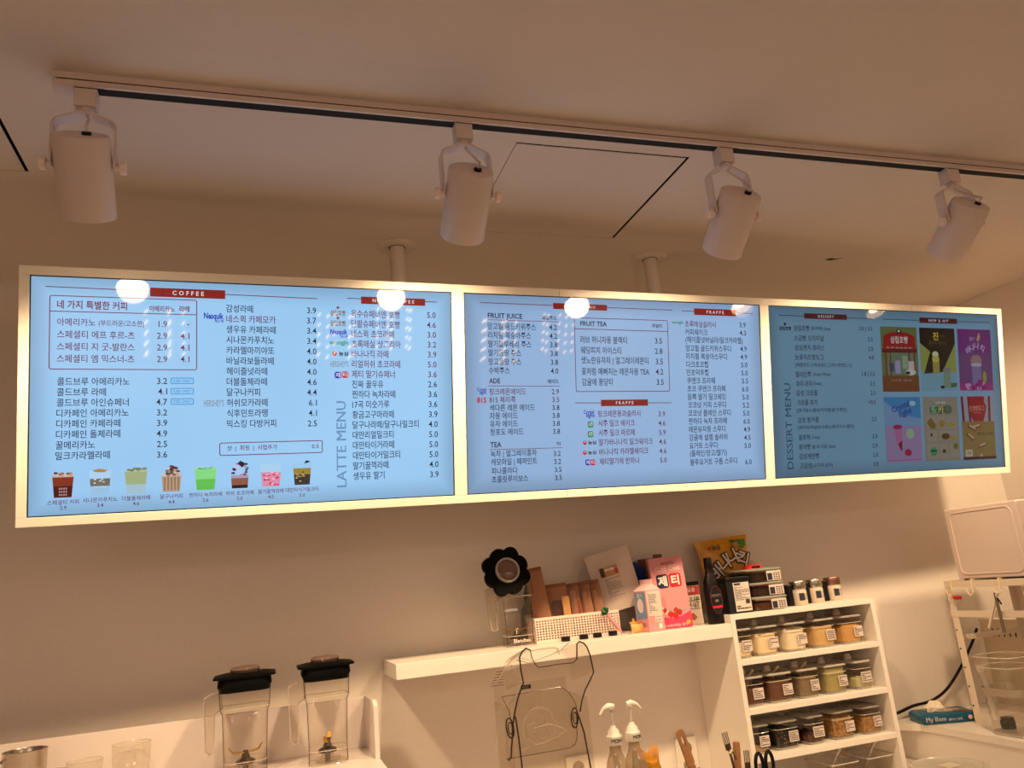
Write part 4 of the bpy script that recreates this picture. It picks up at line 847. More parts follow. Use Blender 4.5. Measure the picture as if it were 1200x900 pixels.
# pump bottle behind
t = thing('pump_bottle', 'clear bottle with dark green neck and printed label behind the shelf blender jar', 'bottle', (1.412, .494, ZSH+.0006))
MB().lathe([(.030,0),(.032,.006),(.032,.085),(.027,.110),(.014,.125),(.013,.135)], clear('bottle_grey',(170,170,165),.5,haze=.45,hazec=(150,150,140)), 24).build('bottle_body', t, smooth=True)
MB().lathe([(.0135,.1355),(.0135,.165),(.010,.168),(.006,.195),(.001,.196)], mat('dark_green_cap',(40,58,36),.5), 18).build('cap', t, smooth=True)
lb = MB(); lb.box(-.028,.030,-.0335,-.0325,.030,.090,mat('label_grey',(176,172,164),.6)); lines_print(lb,-.026,.008,.034,.084,-.0338,7,GREYP,seed=8); 
for q in range(4): lb.box(.015,.024,-.0340,-.0336,.034+.013*q,.043+.013*q,INK)
lb.build('label_sticker', t)

# perforated basket: rims and a real lattice
t = thing('perforated_basket', 'white perforated basket holding brown pouches on the wall shelf', 'basket', (1.390, .372, ZSH+.0006), math.radians(0.6))
BW, BD, BH = .300, .082, .080; WB = mat('white_basket',(236,214,202),.45)
def lattice(L_, h_, n, k, T, name):
    b = MB(); th = .0016; pitch = L_/n; z0 = .008; hh = h_-.016
    for i in range(n+1): x = i*pitch; b.box(x-pitch*.19, x+pitch*.19, 0, th, z0, z0+hh, WB, T)
    for j in range(k+1): z = z0+hh*j/k; b.box(0, L_, .0001, th-.0001, z-hh/k*.19, z+hh/k*.19, WB, T)
    b.box(-.001, L_+.001, -.0012, th+.0012, h_-.009, h_, WB, T); b.box(-.001, L_+.001, -.0005, th+.0005, 0, .009, WB, T)
    return b.build(name, t)
lattice(BW, BH, 30, 8, Matrix.Identity(4), 'front_lattice'); lattice(BW, BH, 30, 8, Matrix.Translation((0,BD,0)), 'back_lattice')
lattice(BD, BH, 8, 8, Matrix.Rotation(math.pi/2,4,'Z'), 'side_lattice'); lattice(BD, BH, 8, 8, Matrix.Translation((BW,0,0)) @ Matrix.Rotation(math.pi/2,4,'Z'), 'side_lattice')
MB().box(0,BW,.002,BD,.0005,.004,WB).build('basket_base', t)
for k, x in enumerate((1.481, 1.545, 1.594, 1.650)):
    b = MB(); b.lathe([(.0145,0),(.0150,.001),(.0150,.012),(.013,.0145),(.001,.0148)], BLACK, 18); o = b.build('bottle_cap', smooth=True, loc=(x, .350, ZSH+.0006))
    tag(o, ['black screw cap lying before the basket, leftmost of four','black screw cap lying before the basket, second of four','black screw cap lying before the basket, third of four','black screw cap lying before the basket, rightmost of four beside the pink pick'][k], 'cap', 'black caps in front of the basket')

def pouch(label, x, y, z, w_, h_, lean, tiltx, window=None, m_=None, top=.9, group='kraft pouches in the basket', th=.014):
    m_ = m_ or KRAFT
    t = thing('kraft_pouch', label, 'pouch', (x, y, z), 0, group); t.rotation_euler = (tiltx, lean, 0)
    b = pillow(w_, h_, th, m_, 1.0, 8, 8, 0.0); b.build('pouch_body', t, smooth=True)
    s = MB(); s.box(-w_/2, w_/2, -.0022, .0022, h_-.002, h_+.010, KRAFTD if m_ is KRAFT else m_); s.build('sealed_top', t)
    if window: 
        wd = MB(); wd.poly([(a, -th-.0025, c_) for a, c_ in rr(window[2], window[3], .006, 4, window[0], window[1])], window[4]); wd.build('pouch_window', t)
    return t
bz_ = ZSH + .0065
def pz(o, a): o.rotation_euler.z = math.radians(a); return o
WDK = mat('pouch_window_dark',(96,62,56),.3); WFM = mat('pouch_window_film',(186,136,108),.2)
pz(pouch('tall plain kraft pouch leaning at the left end of the basket', 1.440, .412, bz_, .060, .228, math.radians(-7), 0, th=.009), -24)
pz(pouch('kraft pouch with a dark square window, second from the left in the basket', 1.495, .412, bz_, .074, .168, math.radians(-3), 0, (0,.095,.036,.056,WDK), th=.009), -24)
pz(pouch('kraft pouch with a cloudy clear strip, middle of the basket', 1.546, .412, bz_, .066, .164, math.radians(-4), 0, (.012,.09,.022,.12,WFM), th=.009), -34)
pz(pouch('kraft pouch fourth from left in the basket, behind the thin red sachet', 1.592, .412, bz_, .062, .166, math.radians(-5), 0, (.012,.085,.018,.12,WFM), th=.009), -38)
pz(pouch('kraft pouch against the white paper pouch, rightmost kraft one in the basket', 1.636, .412, bz_, .062, .168, math.radians(-7), 0, (.010,.085,.018,.12,WFM), th=.009), -38)
o = MB().box(-.012,.012,-.002,.002,0,.135,mat('yellow_sachet',(200,146,86),.5)).build('stick_sachet', loc=(1.512,.381,bz_)); o.rotation_euler=(0,math.radians(-2),math.radians(-20)); tag(o,'yellow stick sachet standing before the kraft pouches in the basket','sachet')
o = MB().box(-.0025,.0025,-.002,.002,0,.115,mat('sachet_rust',(150,50,34),.5)).build('stick_sachet', loc=(1.562,.385,bz_)); o.rotation_euler=(0,math.radians(-3),0); tag(o,'thin red stick sachet standing among the kraft pouches','sachet')
# white paper pouch, leaning right
t = thing('paper_pouch', 'large white paper pouch with printed label leaning over the basket', 'pouch', (1.732, .415, ZSH+.078)); t.rotation_euler = (math.radians(-6), math.radians(-11), math.radians(-16))
b = pillow(.150, .205, .016, mat('white_paper',(226,208,196),.7,bump=.5,bscale=25), 1.08, 8, 8, 0); b.build('pouch_body', t, smooth=True)
lb = MB(); lb.box(-.045,.020,-.0238,-.0230,.118,.150,mat('tan_label',(190,140,84),.6)); lb.box(-.045,-.030,-.0245,-.0239,.118,.150,mat('dark_label',(70,36,26),.6)); lb.box(-.026,.006,-.0246,-.0240,.136,.144,WHITEM); lb.box(.008,.018,-.0246,-.0240,.122,.138,REDM); lines_print(lb,-.038,.018,.045,.112,-.0240,11,GREYP,seed=11); text(lb,'보관',-.012,.14,-.0249,.006,INK,'M'); lb.build('label_sticker', t)
# pink pick with green top, resting on the basket
t = thing('fruit_pick', 'pink plastic pick with green leafy top leaning on the basket corner', 'pick', (1.686, .350, ZSH+.003)); t.rotation_euler = (0, math.radians(-36), 0)
MB().lathe([(.001,0),(.006,.02),(.0065,.06),(.004,.082)], PINK, 10).build('pick_shaft', t, smooth=True)
b = MB(); rd = random.Random(2)
for k in range(7): a = k*.9; b.add([(0,0,.082),(.018*math.cos(a),.006*math.sin(a),.094+.006*math.sin(2*a)),(.006*math.cos(a+.5),.006,.108)], [(0,1,2),(2,1,0)], mat('leaf_green',(20,110,60),.5))
b.build('leafy_top', t)
o = MB().prism([(.018*math.cos(math.pi/2+k*math.pi/5)*(1 if k%2==0 else .45), .018*math.sin(math.pi/2+k*math.pi/5)*(1 if k%2==0 else .45)) for k in range(10)], -.002, .002, mat('gold_star',(224,168,60),.4), Matrix.Rotation(math.pi/2,4,'X')).build('star_pick', loc=(1.728,.345,ZSH+.030)); tag(o,'small gold star ornament standing between basket and pink carton','ornament')
o = pillow(.045,.028,.008,mat('gold_wrap',(216,170,96),.4),1,6,4).build('wrapped_sweet', smooth=True, loc=(1.735,.335,ZSH+.001)); tag(o,'small gold wrapped sweet lying beside the pink carton','sweet')
# blue foil bag in grey carton sleeve
t = thing('foil_bag', 'blue foil bag with grey lower half standing behind the white paper pouch', 'bag', (1.803, .458, ZSH+.0006))
pillow(.075,.145,.016,mat('grey_bag',(120,104,104),.5,bump=.3),1.0,8,8,0).build('bag_lower', t, smooth=True)
b = MB(); b.loft([[(-.040,-.012,.140),(.040,-.012,.140),(.040,.012,.140),(-.040,.012,.140)],[(-.043,-.014,.165),(.042,-.014,.165),(.042,.014,.165),(-.043,.014,.165)],[(-.047,-.008,.205),(.048,-.008,.202),(.048,.008,.202),(-.047,.008,.205)],[(-.002,-.003,.232),(.016,-.003,.232),(.016,.003,.232),(-.002,.003,.232)]], mat('blue_foil',(24,52,128),.28,metal=.3,bump=.8,bscale=30), True, True); b.build('bag_top', t)
# brown carton behind
t = thing('brown_carton', 'open brown cardboard carton behind the tall pink box', 'carton', (1.885, .480, ZSH+.0006))
MB().box(-.033,.045,-.03,.03,0,.240,mat('cardboard',(128,84,66),.8)).build('carton_body', t); MB().box(.0,.035,-.035,-.031,.225,.252,mat('cardboard',(128,84,66),.8)).build('carton_flap', t)
# pink milk carton with gable top
t = thing('milk_carton', 'small pink gable-top carton with nutrition panel in front of the tall pink box', 'carton', (1.788, .338, ZSH+.0006), math.radians(-80))
b = MB(); hw = .033; hb = .133
b.box(-hw,hw,-hw,hw,0,hb,PINK); b.build('carton_body', t)
b = MB(); b.add([(-hw,-hw,hb),(hw,-hw,hb),(hw,hw,hb),(-hw,hw,hb),(-hw,0,hb+.022),(hw,0,hb+.022)], [(0,1,5,4),(1,2,5),(2,3,4,5),(3,0,4),(3,2,1,0)], PINKL); b.box(-hw,hw,-.0015,.0015,hb+.02,hb+.036,PINKL); b.build('gable', t)
b = MB(); b.poly([(-.029,-hw-.0006,.042),(.029,-hw-.0006,.042),(.029,-hw-.0006,.128),(-.029,-hw-.0006,.128)], mat('carton_blue',(120,150,190),.5)); b.poly([(.0+.017*math.cos(a*.5),-hw-.001,.085+.024*math.sin(a*.5)) for a in range(12)], WHITEM); b.poly([(.003+.009*math.cos(a*.5),-hw-.0013,.082+.013*math.sin(a*.5)) for a in range(12)], PINKL); text(b,'딸기',0,.118,-hw-.001,.016,WHITEM,'M',bold=1); lines_print(b,-.02,.02,.008,.03,-hw-.001,3,NAVYM,seed=2); b.build('carton_print', t)
b = MB(); TR = Matrix.Rotation(math.pi/2,4,'Z'); b.poly([(-.029,-hw-.0006,.050),(.029,-hw-.0006,.050),(.029,-hw-.0006,.130),(-.029,-hw-.0006,.130)], PAPERW, TR); lines_print(b,-.024,.010,.054,.126,-hw-.001,14,GREYP,TR,4,.5); b.poly([(-.005,-hw-.0008,.028),(.026,-hw-.0008,.028),(.026,-hw-.0008,.050),(-.005,-hw-.0008,.050)], PAPERW, TR); lines_print(b,-.002,.024,.03,.048,-hw-.0012,4,GREYP,TR,9); b.poly([(.008,-hw-.0008,.008),(.022,-hw-.0008,.008),(.022,-hw-.0008,.024),(.008,-hw-.0008,.024)], WHITEM, TR); b.build('nutrition_panel', t)
# tall pink box
t = thing('tall_pink_box', 'tall pink drink-powder box with blue and red letter squares, front of shelf', 'box', (1.888, .358, ZSH+.0006), math.radians(-18)); t.rotation_euler = (0, math.radians(-2), math.radians(-18))
b = MB(); b.box(-.058,.058,-.024,.024,0,.238,PINK); b.build('box_body', t, bevel=.001)
b = MB(); yy = -.0246; 
b.poly([(-.058,yy,.0),(.058,yy,0),(.058,yy,.052),(.03,yy,.040),(0,yy,.032),(-.03,yy,.038),(-.058,yy,.05)], PINKD)
for x, c_, ch in ((-.021,NAVYM,'제'),(.023,REDM,'티')):
    b.poly([(a,yy-.0004,z_) for a,z_ in rr(.041,.046,.008,4,x,.158)], c_); text(b,ch,x,.158,yy-.0010,.036,WHITEM,'M',bold=3)
b.box(-.016,.026,yy-.0006,yy-.0002,.213,.220,REDM); text(b,'초코맛 딸기맛',.005,.2165,yy-.001,.006,WHITEM,'M')
for x in (-.024,.022): b.poly([(a,yy-.0003,z_) for a,z_ in rr(.038,.018,.003,3,x+.004,.199)], PINKL); lines_print(b,x-.012,x+.020,.193,.206,yy-.0008,3,REDM,seed=int(x*1000),th=.4)
for k,(x,z_,s_) in enumerate(((-.012,.046,.011),(.004,.040,.012),(.020,.050,.010),(.008,.058,.009),(-.030,.060,.008))):
    b.poly([(x+s_*.9,yy-.0008,z_+s_*.5),(x+s_*.3,yy-.0008,z_+s_),(x-s_*.6,yy-.0008,z_+s_*.8),(x-s_,yy-.0008,z_),(x-s_*.2,yy-.0008,z_-s_),(x+s_*.7,yy-.0008,z_-s_*.6)], REDM); b.poly([(x-s_*.4,yy-.001,z_+s_*.7),(x+s_*.2,yy-.001,z_+s_*1.4),(x+s_*.4,yy-.001,z_+s_*.7)], GREENM)
b.poly([(-.046,yy-.0006,.062),(-.038,yy-.0006,.078),(-.018,yy-.0006,.056),(-.026,yy-.0006,.046)], WHITEM); text(b,'우유에 타먹는 딸기',0,.010,yy-.0006,.010,PINKL,'M',bold=1)
b.poly([(.044+.007*math.cos(a*.5),yy-.0008,.016+.007*math.sin(a*.5)) for a in range(12)], mat('print_gold',(220,170,60),.5)); b.build('box_print', t)
# cinnamon box
t = thing('cinnamon_powder_box', 'slim white and red carton with black lid beside the dark syrup bottle', 'carton', (1.996, .412, ZSH+.0006), math.radians(-14))
MB().box(-.027,.027,-.022,.022,0,.132,mat('carton_offwhite',(232,214,196),.5)).build('carton_body', t, bevel=.001); MB().box(-.0275,.0275,-.0225,.0225,.1322,.146,BLACK).build('carton_lid', t, bevel=.001)
b = MB(); yy = -.0226; b.poly([(-.027,yy,.1),(.027,yy,.1),(.027,yy,.131),(-.027,yy,.131)], mat('print_brick',(168,60,50),.5)); text(b,'달콤',-.003,.118,yy-.0005,.016,PINKL,'M',bold=1); text(b,'시나몬',0,.084,yy-.0005,.022,INK,'M',width=.046,bold=2); text(b,'허니밀크',0,.066,yy-.0005,.016,INK,'M',width=.036,bold=1); b.poly([(-.02,yy-.0004,.018),(-.004,yy-.0004,.014),(.006,yy-.0004,.024),(-.006,yy-.0004,.040),(-.018,yy-.0004,.034)], mat('print_apricot',(190,100,60),.5)); lines_print(b,-.022,.022,.05,.058,yy-.0005,1,GREYP,seed=1); b.build('carton_print', t)
# dark syrup bottle
t = thing('syrup_bottle', 'dark brown chocolate syrup bottle with red-banded oval label, left of the black carton', 'bottle', (2.052, .345, ZSH+.0006)); DB = mat('syrup_brown',(12,5,5),.35,spec=.3)
t.location = (1.975+.052, .318, ZSH+.0006)
b = MB(); b.loft([ring(rr(.058*s,.044*s,.018*s,5), z_) for z_, s in ((0,.96),(.004,1),(.06,1.0),(.11,.98),(.14,.84),(.165,.55),(.175,.46),(.182,.44))], DB, True, True); b.build('bottle_body', t, smooth=True)
MB().lathe([(.0135,.1825),(.0145,.184),(.0135,.215),(.0125,.222),(.001,.2225)], BLACK, 20).build('cap', t, smooth=True)
b = MB(); yy=-.0226; b.poly([(.0+.023*math.cos(a*math.pi/12),yy,.080+.047*math.sin(a*math.pi/12)) for a in range(24)], mat('label_redline',(120,50,56),.4)); b.poly([(.0+.0215*math.cos(a*math.pi/12),yy-.0003,.080+.0455*math.sin(a*math.pi/12)) for a in range(24)], mat('label_black',(18,12,14),.4)); b.poly([(-.0205,yy-.0006,.060),(.0205,yy-.0006,.060),(.0175,yy-.0006,.052),(-.0175,yy-.0006,.052)][::-1], REDM); text(b,"HERSHEY'S",0,.094,yy-.0006,.012,mat('label_grey2',(120,112,108),.4),'M',width=.037,bold=1); b.box(-.006,.006,yy-.001,yy-.0004,.072,.080,mat('label_grey2',(120,112,108),.4)); b.build('label_sticker', t)

# ------------------------------------------------------------------ worktops and stands
tag(MB().box(-1.6, 2.858, -.22, YW-.001, CT-.04, CT-.0008, mat('worktop_stone',(238,230,220),.35,mottled=.06)).build('worktop', bevel=.002), 'pale back worktop under the cubby unit, running along the wall', 'counter')
tag(MB().box(-1.6, 2.858, -.18, YW-.001, .0005, CT-.041, WHITEL).build('base_cabinet'), 'white base cabinet below the back worktop', 'cabinet')
# white blender station (open tray with back and side panel)
t = thing('blender_station', 'white open enclosure with back and side panel behind the blender jars', 'enclosure')
MB().box(-1.1, .838, -.12, .372, CT+.0002, FLZ, SOLIDW).build('plinth', t, bevel=.001)
MB().box(-1.1, .826, .358, .372, FLZ+.0002, 1.309, SOLIDW).build('back_panel', t, bevel=.001)
b = MB(); prof = [(-.12,FLZ+.0002),(.372,FLZ+.0002),(.372,1.309),(.352,1.313),(.165,1.317),(.150,1.306),(-.12,1.20)]
prof = [(.148,FLZ+.0002),(.357,FLZ+.0002),(.357,1.312),(.172,1.316),(.150,1.304)]
b.loft([[( .826,y,z) for y,z in prof],[(.838,y,z) for y,z in prof]], SOLIDW, True, True); b.build('side_panel', t, bevel=.001)
# steel cup and glasses in the station
t = thing('steel_pitcher', 'polished steel milk pitcher at the bottom left corner of the picture', 'pitcher', (-.035, .255, FLZ+.0006))
b = MB(); b.lathe([(.001,0),(.046,0),(.049,.004),(.049,.128),(.0505,.130),(.049,.131),(.0475,.128),(.0475,.006),(.001,.006)], STEEL, 36, None, False, False); b.build('pitcher_body', t, smooth=True)
MB().tube([(-.048,0,.11),(-.075,-.02,.10),(-.078,-.02,.04),(-.048,0,.03)], .004, STEEL).build('handle', t, smooth=True)
for x, y, r_, h_, lab in ((.205,.290,.047,.108,'clear straight drinking glass, tallest and rightmost of the three glasses'),(.100,.262,.042,.085,'clear drinking glass in the middle of the three glasses'),(.035,.215,.036,.078,'low clear glass next to the steel pitcher')):
    t = thing('drinking_glass', lab, 'glass', (x, y, FLZ+.0006), 0, 'glasses in the white station')
    MB().lathe([(r_*.85,0),(r_*.92,.004),(r_,h_)], CL, 32, None, True, False).build('glass_body', t, smooth=True)
    MB().tube([(r_*math.cos(a*math.pi/16),r_*math.sin(a*math.pi/16),h_) for a in range(32)], .0010, CLR, 6, closed=True).build('glass_rim', t, smooth=True)

# ------------------------------------------------------------------ clear sound cover of the bar blender
t = thing('blender_sound_cover', 'clear acrylic sound cover with dark edges in front of the wall shelf', 'blender cover', (1.300, .02, CT+.0006), math.radians(4))
LEFT = [(-.0531,.597),(-.0654,.603),(-.077,.5946),(-.0846,.582),(-.0843,.5513),(-.0804,.5184),(-.0985,.4848),(-.1112,.4491),(-.1197,.417),(-.1237,.3883),(-.1278,.367),(-.1307,.3457),(-.1396,.338)]
LEFT2 = [(-.1073,.4375),(-.1033,.3854),(-.1011,.3125),(-.100,.14),(-.098,.055)]
RIGHT = [(.0764,.5598),(.0808,.5968),(.0884,.6039),(.101,.598),(.109,.5877),(.1154,.5672),(.1208,.5212),(.108,.502),(.091,.4801),(.0782,.4547),(.0691,.4273)]
RIGHT2 = [(.0662,.422),(.078,.375),(.0862,.2845),(.094,.15),(.098,.055)]
SAD = [(-.0531,.597),(-.0508,.5781),(-.0439,.5619),(-.0342,.5511),(.0159,.553),(.0642,.5514),(.0764,.5598)]
SAD2 = [(-.0556,.5726),(-.0218,.5609),(.0418,.5735),(.0793,.5853),(.104,.6008)]
HAN = [(-.0318,.5907),(.0018,.5922),(.0376,.5911),(.047,.586),(.0499,.5716)]
DOOR = [(-.1369,.4887),(.0302,.4925),(.0503,.4765),(.062,.457),(.068,.4397),(.0606,.361),(.054,.347),(.0385,.3399),(-.1387,.3381)]
t.location = (1.27, 0, CT+.0006); t.rotation_euler = (0,0,0)
F_ = -.08; K_ = .09
def at3(P, y): return [(x, y, z) for x, z in P]
b = MB(); b.tube(at3(LEFT, F_), .0022, EDGE, 6); b.tube(at3(LEFT2, F_+.01), .0022, EDGE, 6); b.tube(at3(RIGHT, F_), .0020, EDGE, 6); b.tube(at3(RIGHT2, F_+.01), .0022, EDGE, 6); b.tube(at3(SAD, F_), .0013, EDGE, 6); b.build('dark_edge', t, smooth=True)
outl = LEFT + [(-.100,.055)] + [(.098,.055)] + RIGHT2[::-1][1:] + RIGHT[::-1] + SAD[::-1][1:-1]
b = MB(); b.poly(at3(outl, F_+.002), CL); b.build('front_pane', t)
for P_, nm in ((LEFT[:6], 'side_pane'), (RIGHT[2:7], 'side_pane')):
    b = MB(); b.loft([[(x, F_+.003, z) for x, z in P_], [(x, K_, z-.035) for x, z in P_]], CLT, False, False, closed=False); b.build(nm, t, smooth=True)
MB().box(-.118,-.116,F_+.02,K_,.055,.46,CL).build('side_wall', t); MB().box(.100,.102,F_+.02,K_,.055,.46,CL).build('side_wall', t)
b = MB(); b.box(-.116,.100,K_-.002,K_,.055,.50,CL); b.build('back_pane', t)
b = MB(); b.tube([(x, .0, z) for x, z in SAD2], .0013, CLR, 5); b.tube([(x-.004, .03, z-.006) for x, z in SAD2], .0010, EDGE, 5); b.tube([(-.0656,F_,.60),(-.080,-.0,.575),(-.115,K_,.50)], .0012, CLR, 5); b.tube([(-.09,F_,.50),(-.13,.02,.44),(-.135,.05,.36)], .0010, CLR, 5); b.build('moulded_ridge', t, smooth=True)
b = MB(); b.tube(at3(HAN, -.02), .0026, CLR, 8); b.build('top_handle', t, smooth=True)
for x, z, s_ in ((-.1290,.4147,-1),(.0500,.4157,1)):
    b = MB(); T = Matrix.Translation((x, F_-.006, z)) @ Matrix.Rotation(math.pi/2,4,'X')
    b.tube([(.0095*math.cos(a*math.pi/12)+.002*math.sin(a*math.pi/12)*s_,.024*math.sin(a*math.pi/12),0) for a in range(24)], .0020, EDGE, 6, T, True); b.tube([(.0055*math.cos(a*math.pi/12),.014*math.sin(a*math.pi/12),.002) for a in range(24)], .0014, EDGE, 6, T, True); b.lathe([(.007,-.003),(.007,.003)], CLT, 20, T); b.build('pivot_boss', t, smooth=True)
b = MB(); b.box(-.0890,-.0620,F_-.0035,F_-.0015,.5025,.5125,BLACK); text(b,'INSIDE',-.0765,.5075,F_-.0040,.0075,mat('plate_text',(150,130,110),.4),'M',width=.017); b.build('name_plate', t)
b = MB(); b.poly(at3(DOOR, -.06), CL); b.tube(at3(DOOR[:8], -.06), .0009, EDGE, 5); b.tube(at3([DOOR[0],(-.120,.45),(-.112,.40)], -.06), .0008, EDGE, 5); b.tube(at3([DOOR[7],DOOR[8]], -.06), .0008, EDGE, 5); b.build('door_pane', t)
b = MB(); T = Matrix.Translation((-.0400,-.055,.4030)) @ Matrix.Rotation(math.pi/2,4,'X')
for r_ in (.046,.0425): b.tube([(r_*math.cos(a*math.pi/20),r_*math.sin(a*math.pi/20),0) for a in range(40)], .0011, CLR, 5, T, True)
for cx,cz,r2 in ((-.018,-.002,.35),(.008,.014,.35),(.010,-.020,.12)):
    Pq = rr(.021,.021,.004,3); ca, sa = math.cos(r2), math.sin(r2); b.tube([(cx+x*ca-y*sa, cz+x*sa+y*ca, 0) for x,y in Pq], .0010, CLR, 5, T, True)
b.build('round_boss', t, smooth=True)
b = MB(); b.tube([(-.085,-.02,.345),(.02,-.02,.362),(.055,.0,.375),(.02,.03,.39),(-.03,.03,.385)], .0012, CLR, 6); b.build('gasket_ring', t, smooth=True)
b = MB()
for k in range(6): b.box(-.125+.004*k,-.085,K_-.004,K_-.003,.500+.007*k,.5015+.007*k,EDGE)
b.build('vent_slit', t)
MB().loft([ring(rr(.20,.16,.03), .0), ring(rr(.20,.16,.03), .04)], BLACK, True, True).build('motor_base', t, smooth=True)
blm = blender_jar('blender_jar', 'clear blender jar inside the acrylic sound cover', 1.262, .012, .862, .09, .09, .13, lid=False)

# ------------------------------------------------------------------ syrup pumps, utensils, outlets
def pump(x, y, zc, face, label, spin):
    t = thing('syrup_pump_bottle', label, 'pump bottle', (x, y, CT+.0006), 0, 'pump syrup bottles'); h = zc-CT
    MB().lathe([(.031,0),(.033,.005),(.033,h-.075),(.027,h-.045),(.0165,h-.022),(.0155,h-.004)], clear('syrup_bottle_glass',(225,215,200),.5,haze=.25,hazec=(220,200,170)), 28).build('bottle_body', t, smooth=True)
    MB().lathe([(.020,h-.003),(.0215,h),(.0215,h+.020),(.017,h+.024),(.015,h+.034),(.009,h+.040),(.007,h+.046)], mat('pump_white',(244,236,222),.4), 28).build('pump_collar', t, smooth=True)
    MB().tube([(0,0,h+.044),(0,0,h+.090)], .0042, mat('pump_stem',(205,200,195),.3), 12).build('pump_stem', t, smooth=True)
    b = MB(); s_ = face; b.tube([(-s_*.008,0,h+.094),(s_*.006,0,h+.097),(s_*.022,0,h+.092),(s_*.034,0,h+.078)], [.0085,.0095,.006,.0035], mat('pump_white',(244,236,222),.4), 10); b.lathe([(.0085,h+.088),(.010,h+.098),(.006,h+.103)], mat('pump_white',(244,236,222),.4), 16); b.build('pump_head', t, smooth=True)
    b = MB(); W_ = 'MONIN'
    for k, ch in enumerate(W_):
        a = math.radians(-90 + spin + (k-2)*26); T = Matrix.Rotation(a+math.pi/2, 4, 'Z'); text(b, ch, 0, h+.010, -.0222, .0135, INK, 'M', bold=2, T=T)
    b.build('collar_print', t); MB().lathe([(.009,.02),(.009,h-.03)], CLH, 12).build('dip_tube', t, smooth=True)
pump(1.462, 0, 1.140, -1, 'white syrup pump on a clear bottle, left of the two, spout pointing left', 18)
pump(1.542, .050, 1.132, 1, 'white syrup pump on a clear bottle, right of the two, spout pointing right', 40)
t = thing('orange_packet', 'crumpled orange-yellow packet behind the syrup pumps', 'packet', (1.612, .13, CT+.0006))
b = MB(); rd = random.Random(5); rings = []
for j in range(7):
    rings.append([((.045*math.cos(a*math.pi/7))*(1+rd.uniform(-.2,.2)), .02*math.sin(a*math.pi/7)*(1+rd.uniform(-.3,.3)), j*.04+(rd.uniform(-.015,.03) if j==6 else 0)) for a in range(14)])
b.loft(rings, mat('orange_film',(236,160,30),.35,mottled=.4,bscale=50), True, True); b.build('packet_body', t)
for x0, x1, lab, dark in ((1.500,1.585,'white double wall outlet plate behind the clear sound cover',1),(1.912,1.995,'white wall outlet plate behind the wooden spatula',1)):
    t = thing('wall_outlet', lab, 'outlet', ((x0+x1)/2, YW-.0055, .955)); w_ = x1-x0
    MB().box(-w_/2,w_/2,-.0045,.005,-.06,.06,WHITEL).build('face_plate', t, bevel=.003)
    for zz in (.024,-.030):
        b = MB(); T = Matrix.Translation((0,-.0048,zz)) @ Matrix.Rotation(math.pi/2,4,'X'); b.lathe([(.0205,0),(.0195,.0006),(.001,.0007)], mat('socket_grey',(150,130,110),.6), 24, T); b.lathe([(.0025,.001),(.0025,.0014)], BLACK, 8, T @ Matrix.Translation((-.0095,0,0))); b.lathe([(.0025,.001),(.0025,.0014)], BLACK, 8, T @ Matrix.Translation((.0095,0,0))); b.build('socket', t, smooth=True)
def crock(x, y, r_, h_, label):
    t = thing('utensil_holder', label, 'holder', (x, y, CT+.0006)); MB().lathe([(r_*.95,0),(r_,.004),(r_,h_),(r_-.003,h_),(r_-.003,.004),(.001,.004)], SOLIDW, 28, None, True, False).build('holder_body', t, smooth=True); return t
crock(1.716, -.02, .045, .135, 'white utensil holder below the wooden spatula'); crock(1.845, .0, .05, .125, 'white utensil holder below the forks and scissors')
# spatula with slotted wooden handle
t = thing('wooden_spatula', 'wooden spatula handle with a hanging hole leaning left', 'spatula', (1.728, -.02, .850)); t.rotation_euler = (0, math.radians(-14), 0)
L_ = .312; b = MB(); o_ = rr(.024, .10, .010, 5, 0, L_-.05)
hole = rr(.009, .034, .0044, 5, 0, L_-.034); n = len(o_)
body = [(-.009,0),(.009,0),(.012,L_-.1),(.012,L_-.1)]
for y_ in (-.004,.004): b.add([(x,y_,z) for x,z in o_]+[(x,y_,z) for x,z in hole], [(q,(q+1)%n,n+(q+1)%n,n+q) for q in range(n)], WOOD)
b.add([(x,y_,z) for y_ in (-.004,.004) for x,z in o_], [(q,(q+1)%n,n+(q+1)%n,n+q) for q in range(n)], WOOD); b.add([(x,y_,z) for y_ in (-.004,.004) for x,z in hole], [(q,(q+1)%n,n+(q+1)%n,n+q) for q in range(n)], WOOD)
b.box(-.010,.010,-.004,.004,0,L_-.10,WOOD); b.build('handle', t)
b = MB(); b.tube([(0,0,0),(0,0,L_*.0+.02)], .006, STEEL); b.build('ferrule', t)
def fork(x,y,z0,h_,lean,m_,label,beads=False):
    t = thing('fork', label, 'fork', (x,y,z0)); t.rotation_euler = (0,lean,0); b = MB(); b.tube([(0,0,0),(0,0,h_-.045)], .0028, m_, 8); b.build('handle', t, smooth=True)
    b = MB(); b.box(-.009,.009,-.001,.001,h_-.048,h_-.032,m_)
    for k in range(4): b.box(-.009+k*.0053,-.007+k*.0053,-.001,.001,h_-.034,h_,m_)
    b.build('tines', t)
    if beads:
        b = MB()
        for k in range(12): b.lathe([(.001,-.004),(.004,0),(.001,.004)], mat('bead_white',(240,225,200),.3), 8, Matrix.Translation((0,-.003,h_-.055-k*.012)))
        b.build('bead_trim', t, smooth=True)
fork(1.842,-.005,.850,.275,math.radians(-8),CHROME,'upright steel fork with beaded handle next to the cubby side',True); fork(1.862,.012,.850,.212,math.radians(4),CHROME,'small steel fork to the right of the wooden stick')
t = thing('wooden_stick', 'round wooden spoon handle between the two forks', 'wooden spoon', (1.828, .02, .850)); t.rotation_euler = (0, math.radians(6), 0); MB().lathe([(.009,0),(.0105,.22),(.010,.238),(.001,.240)], WOOD, 14).build('handle', t, smooth=True)
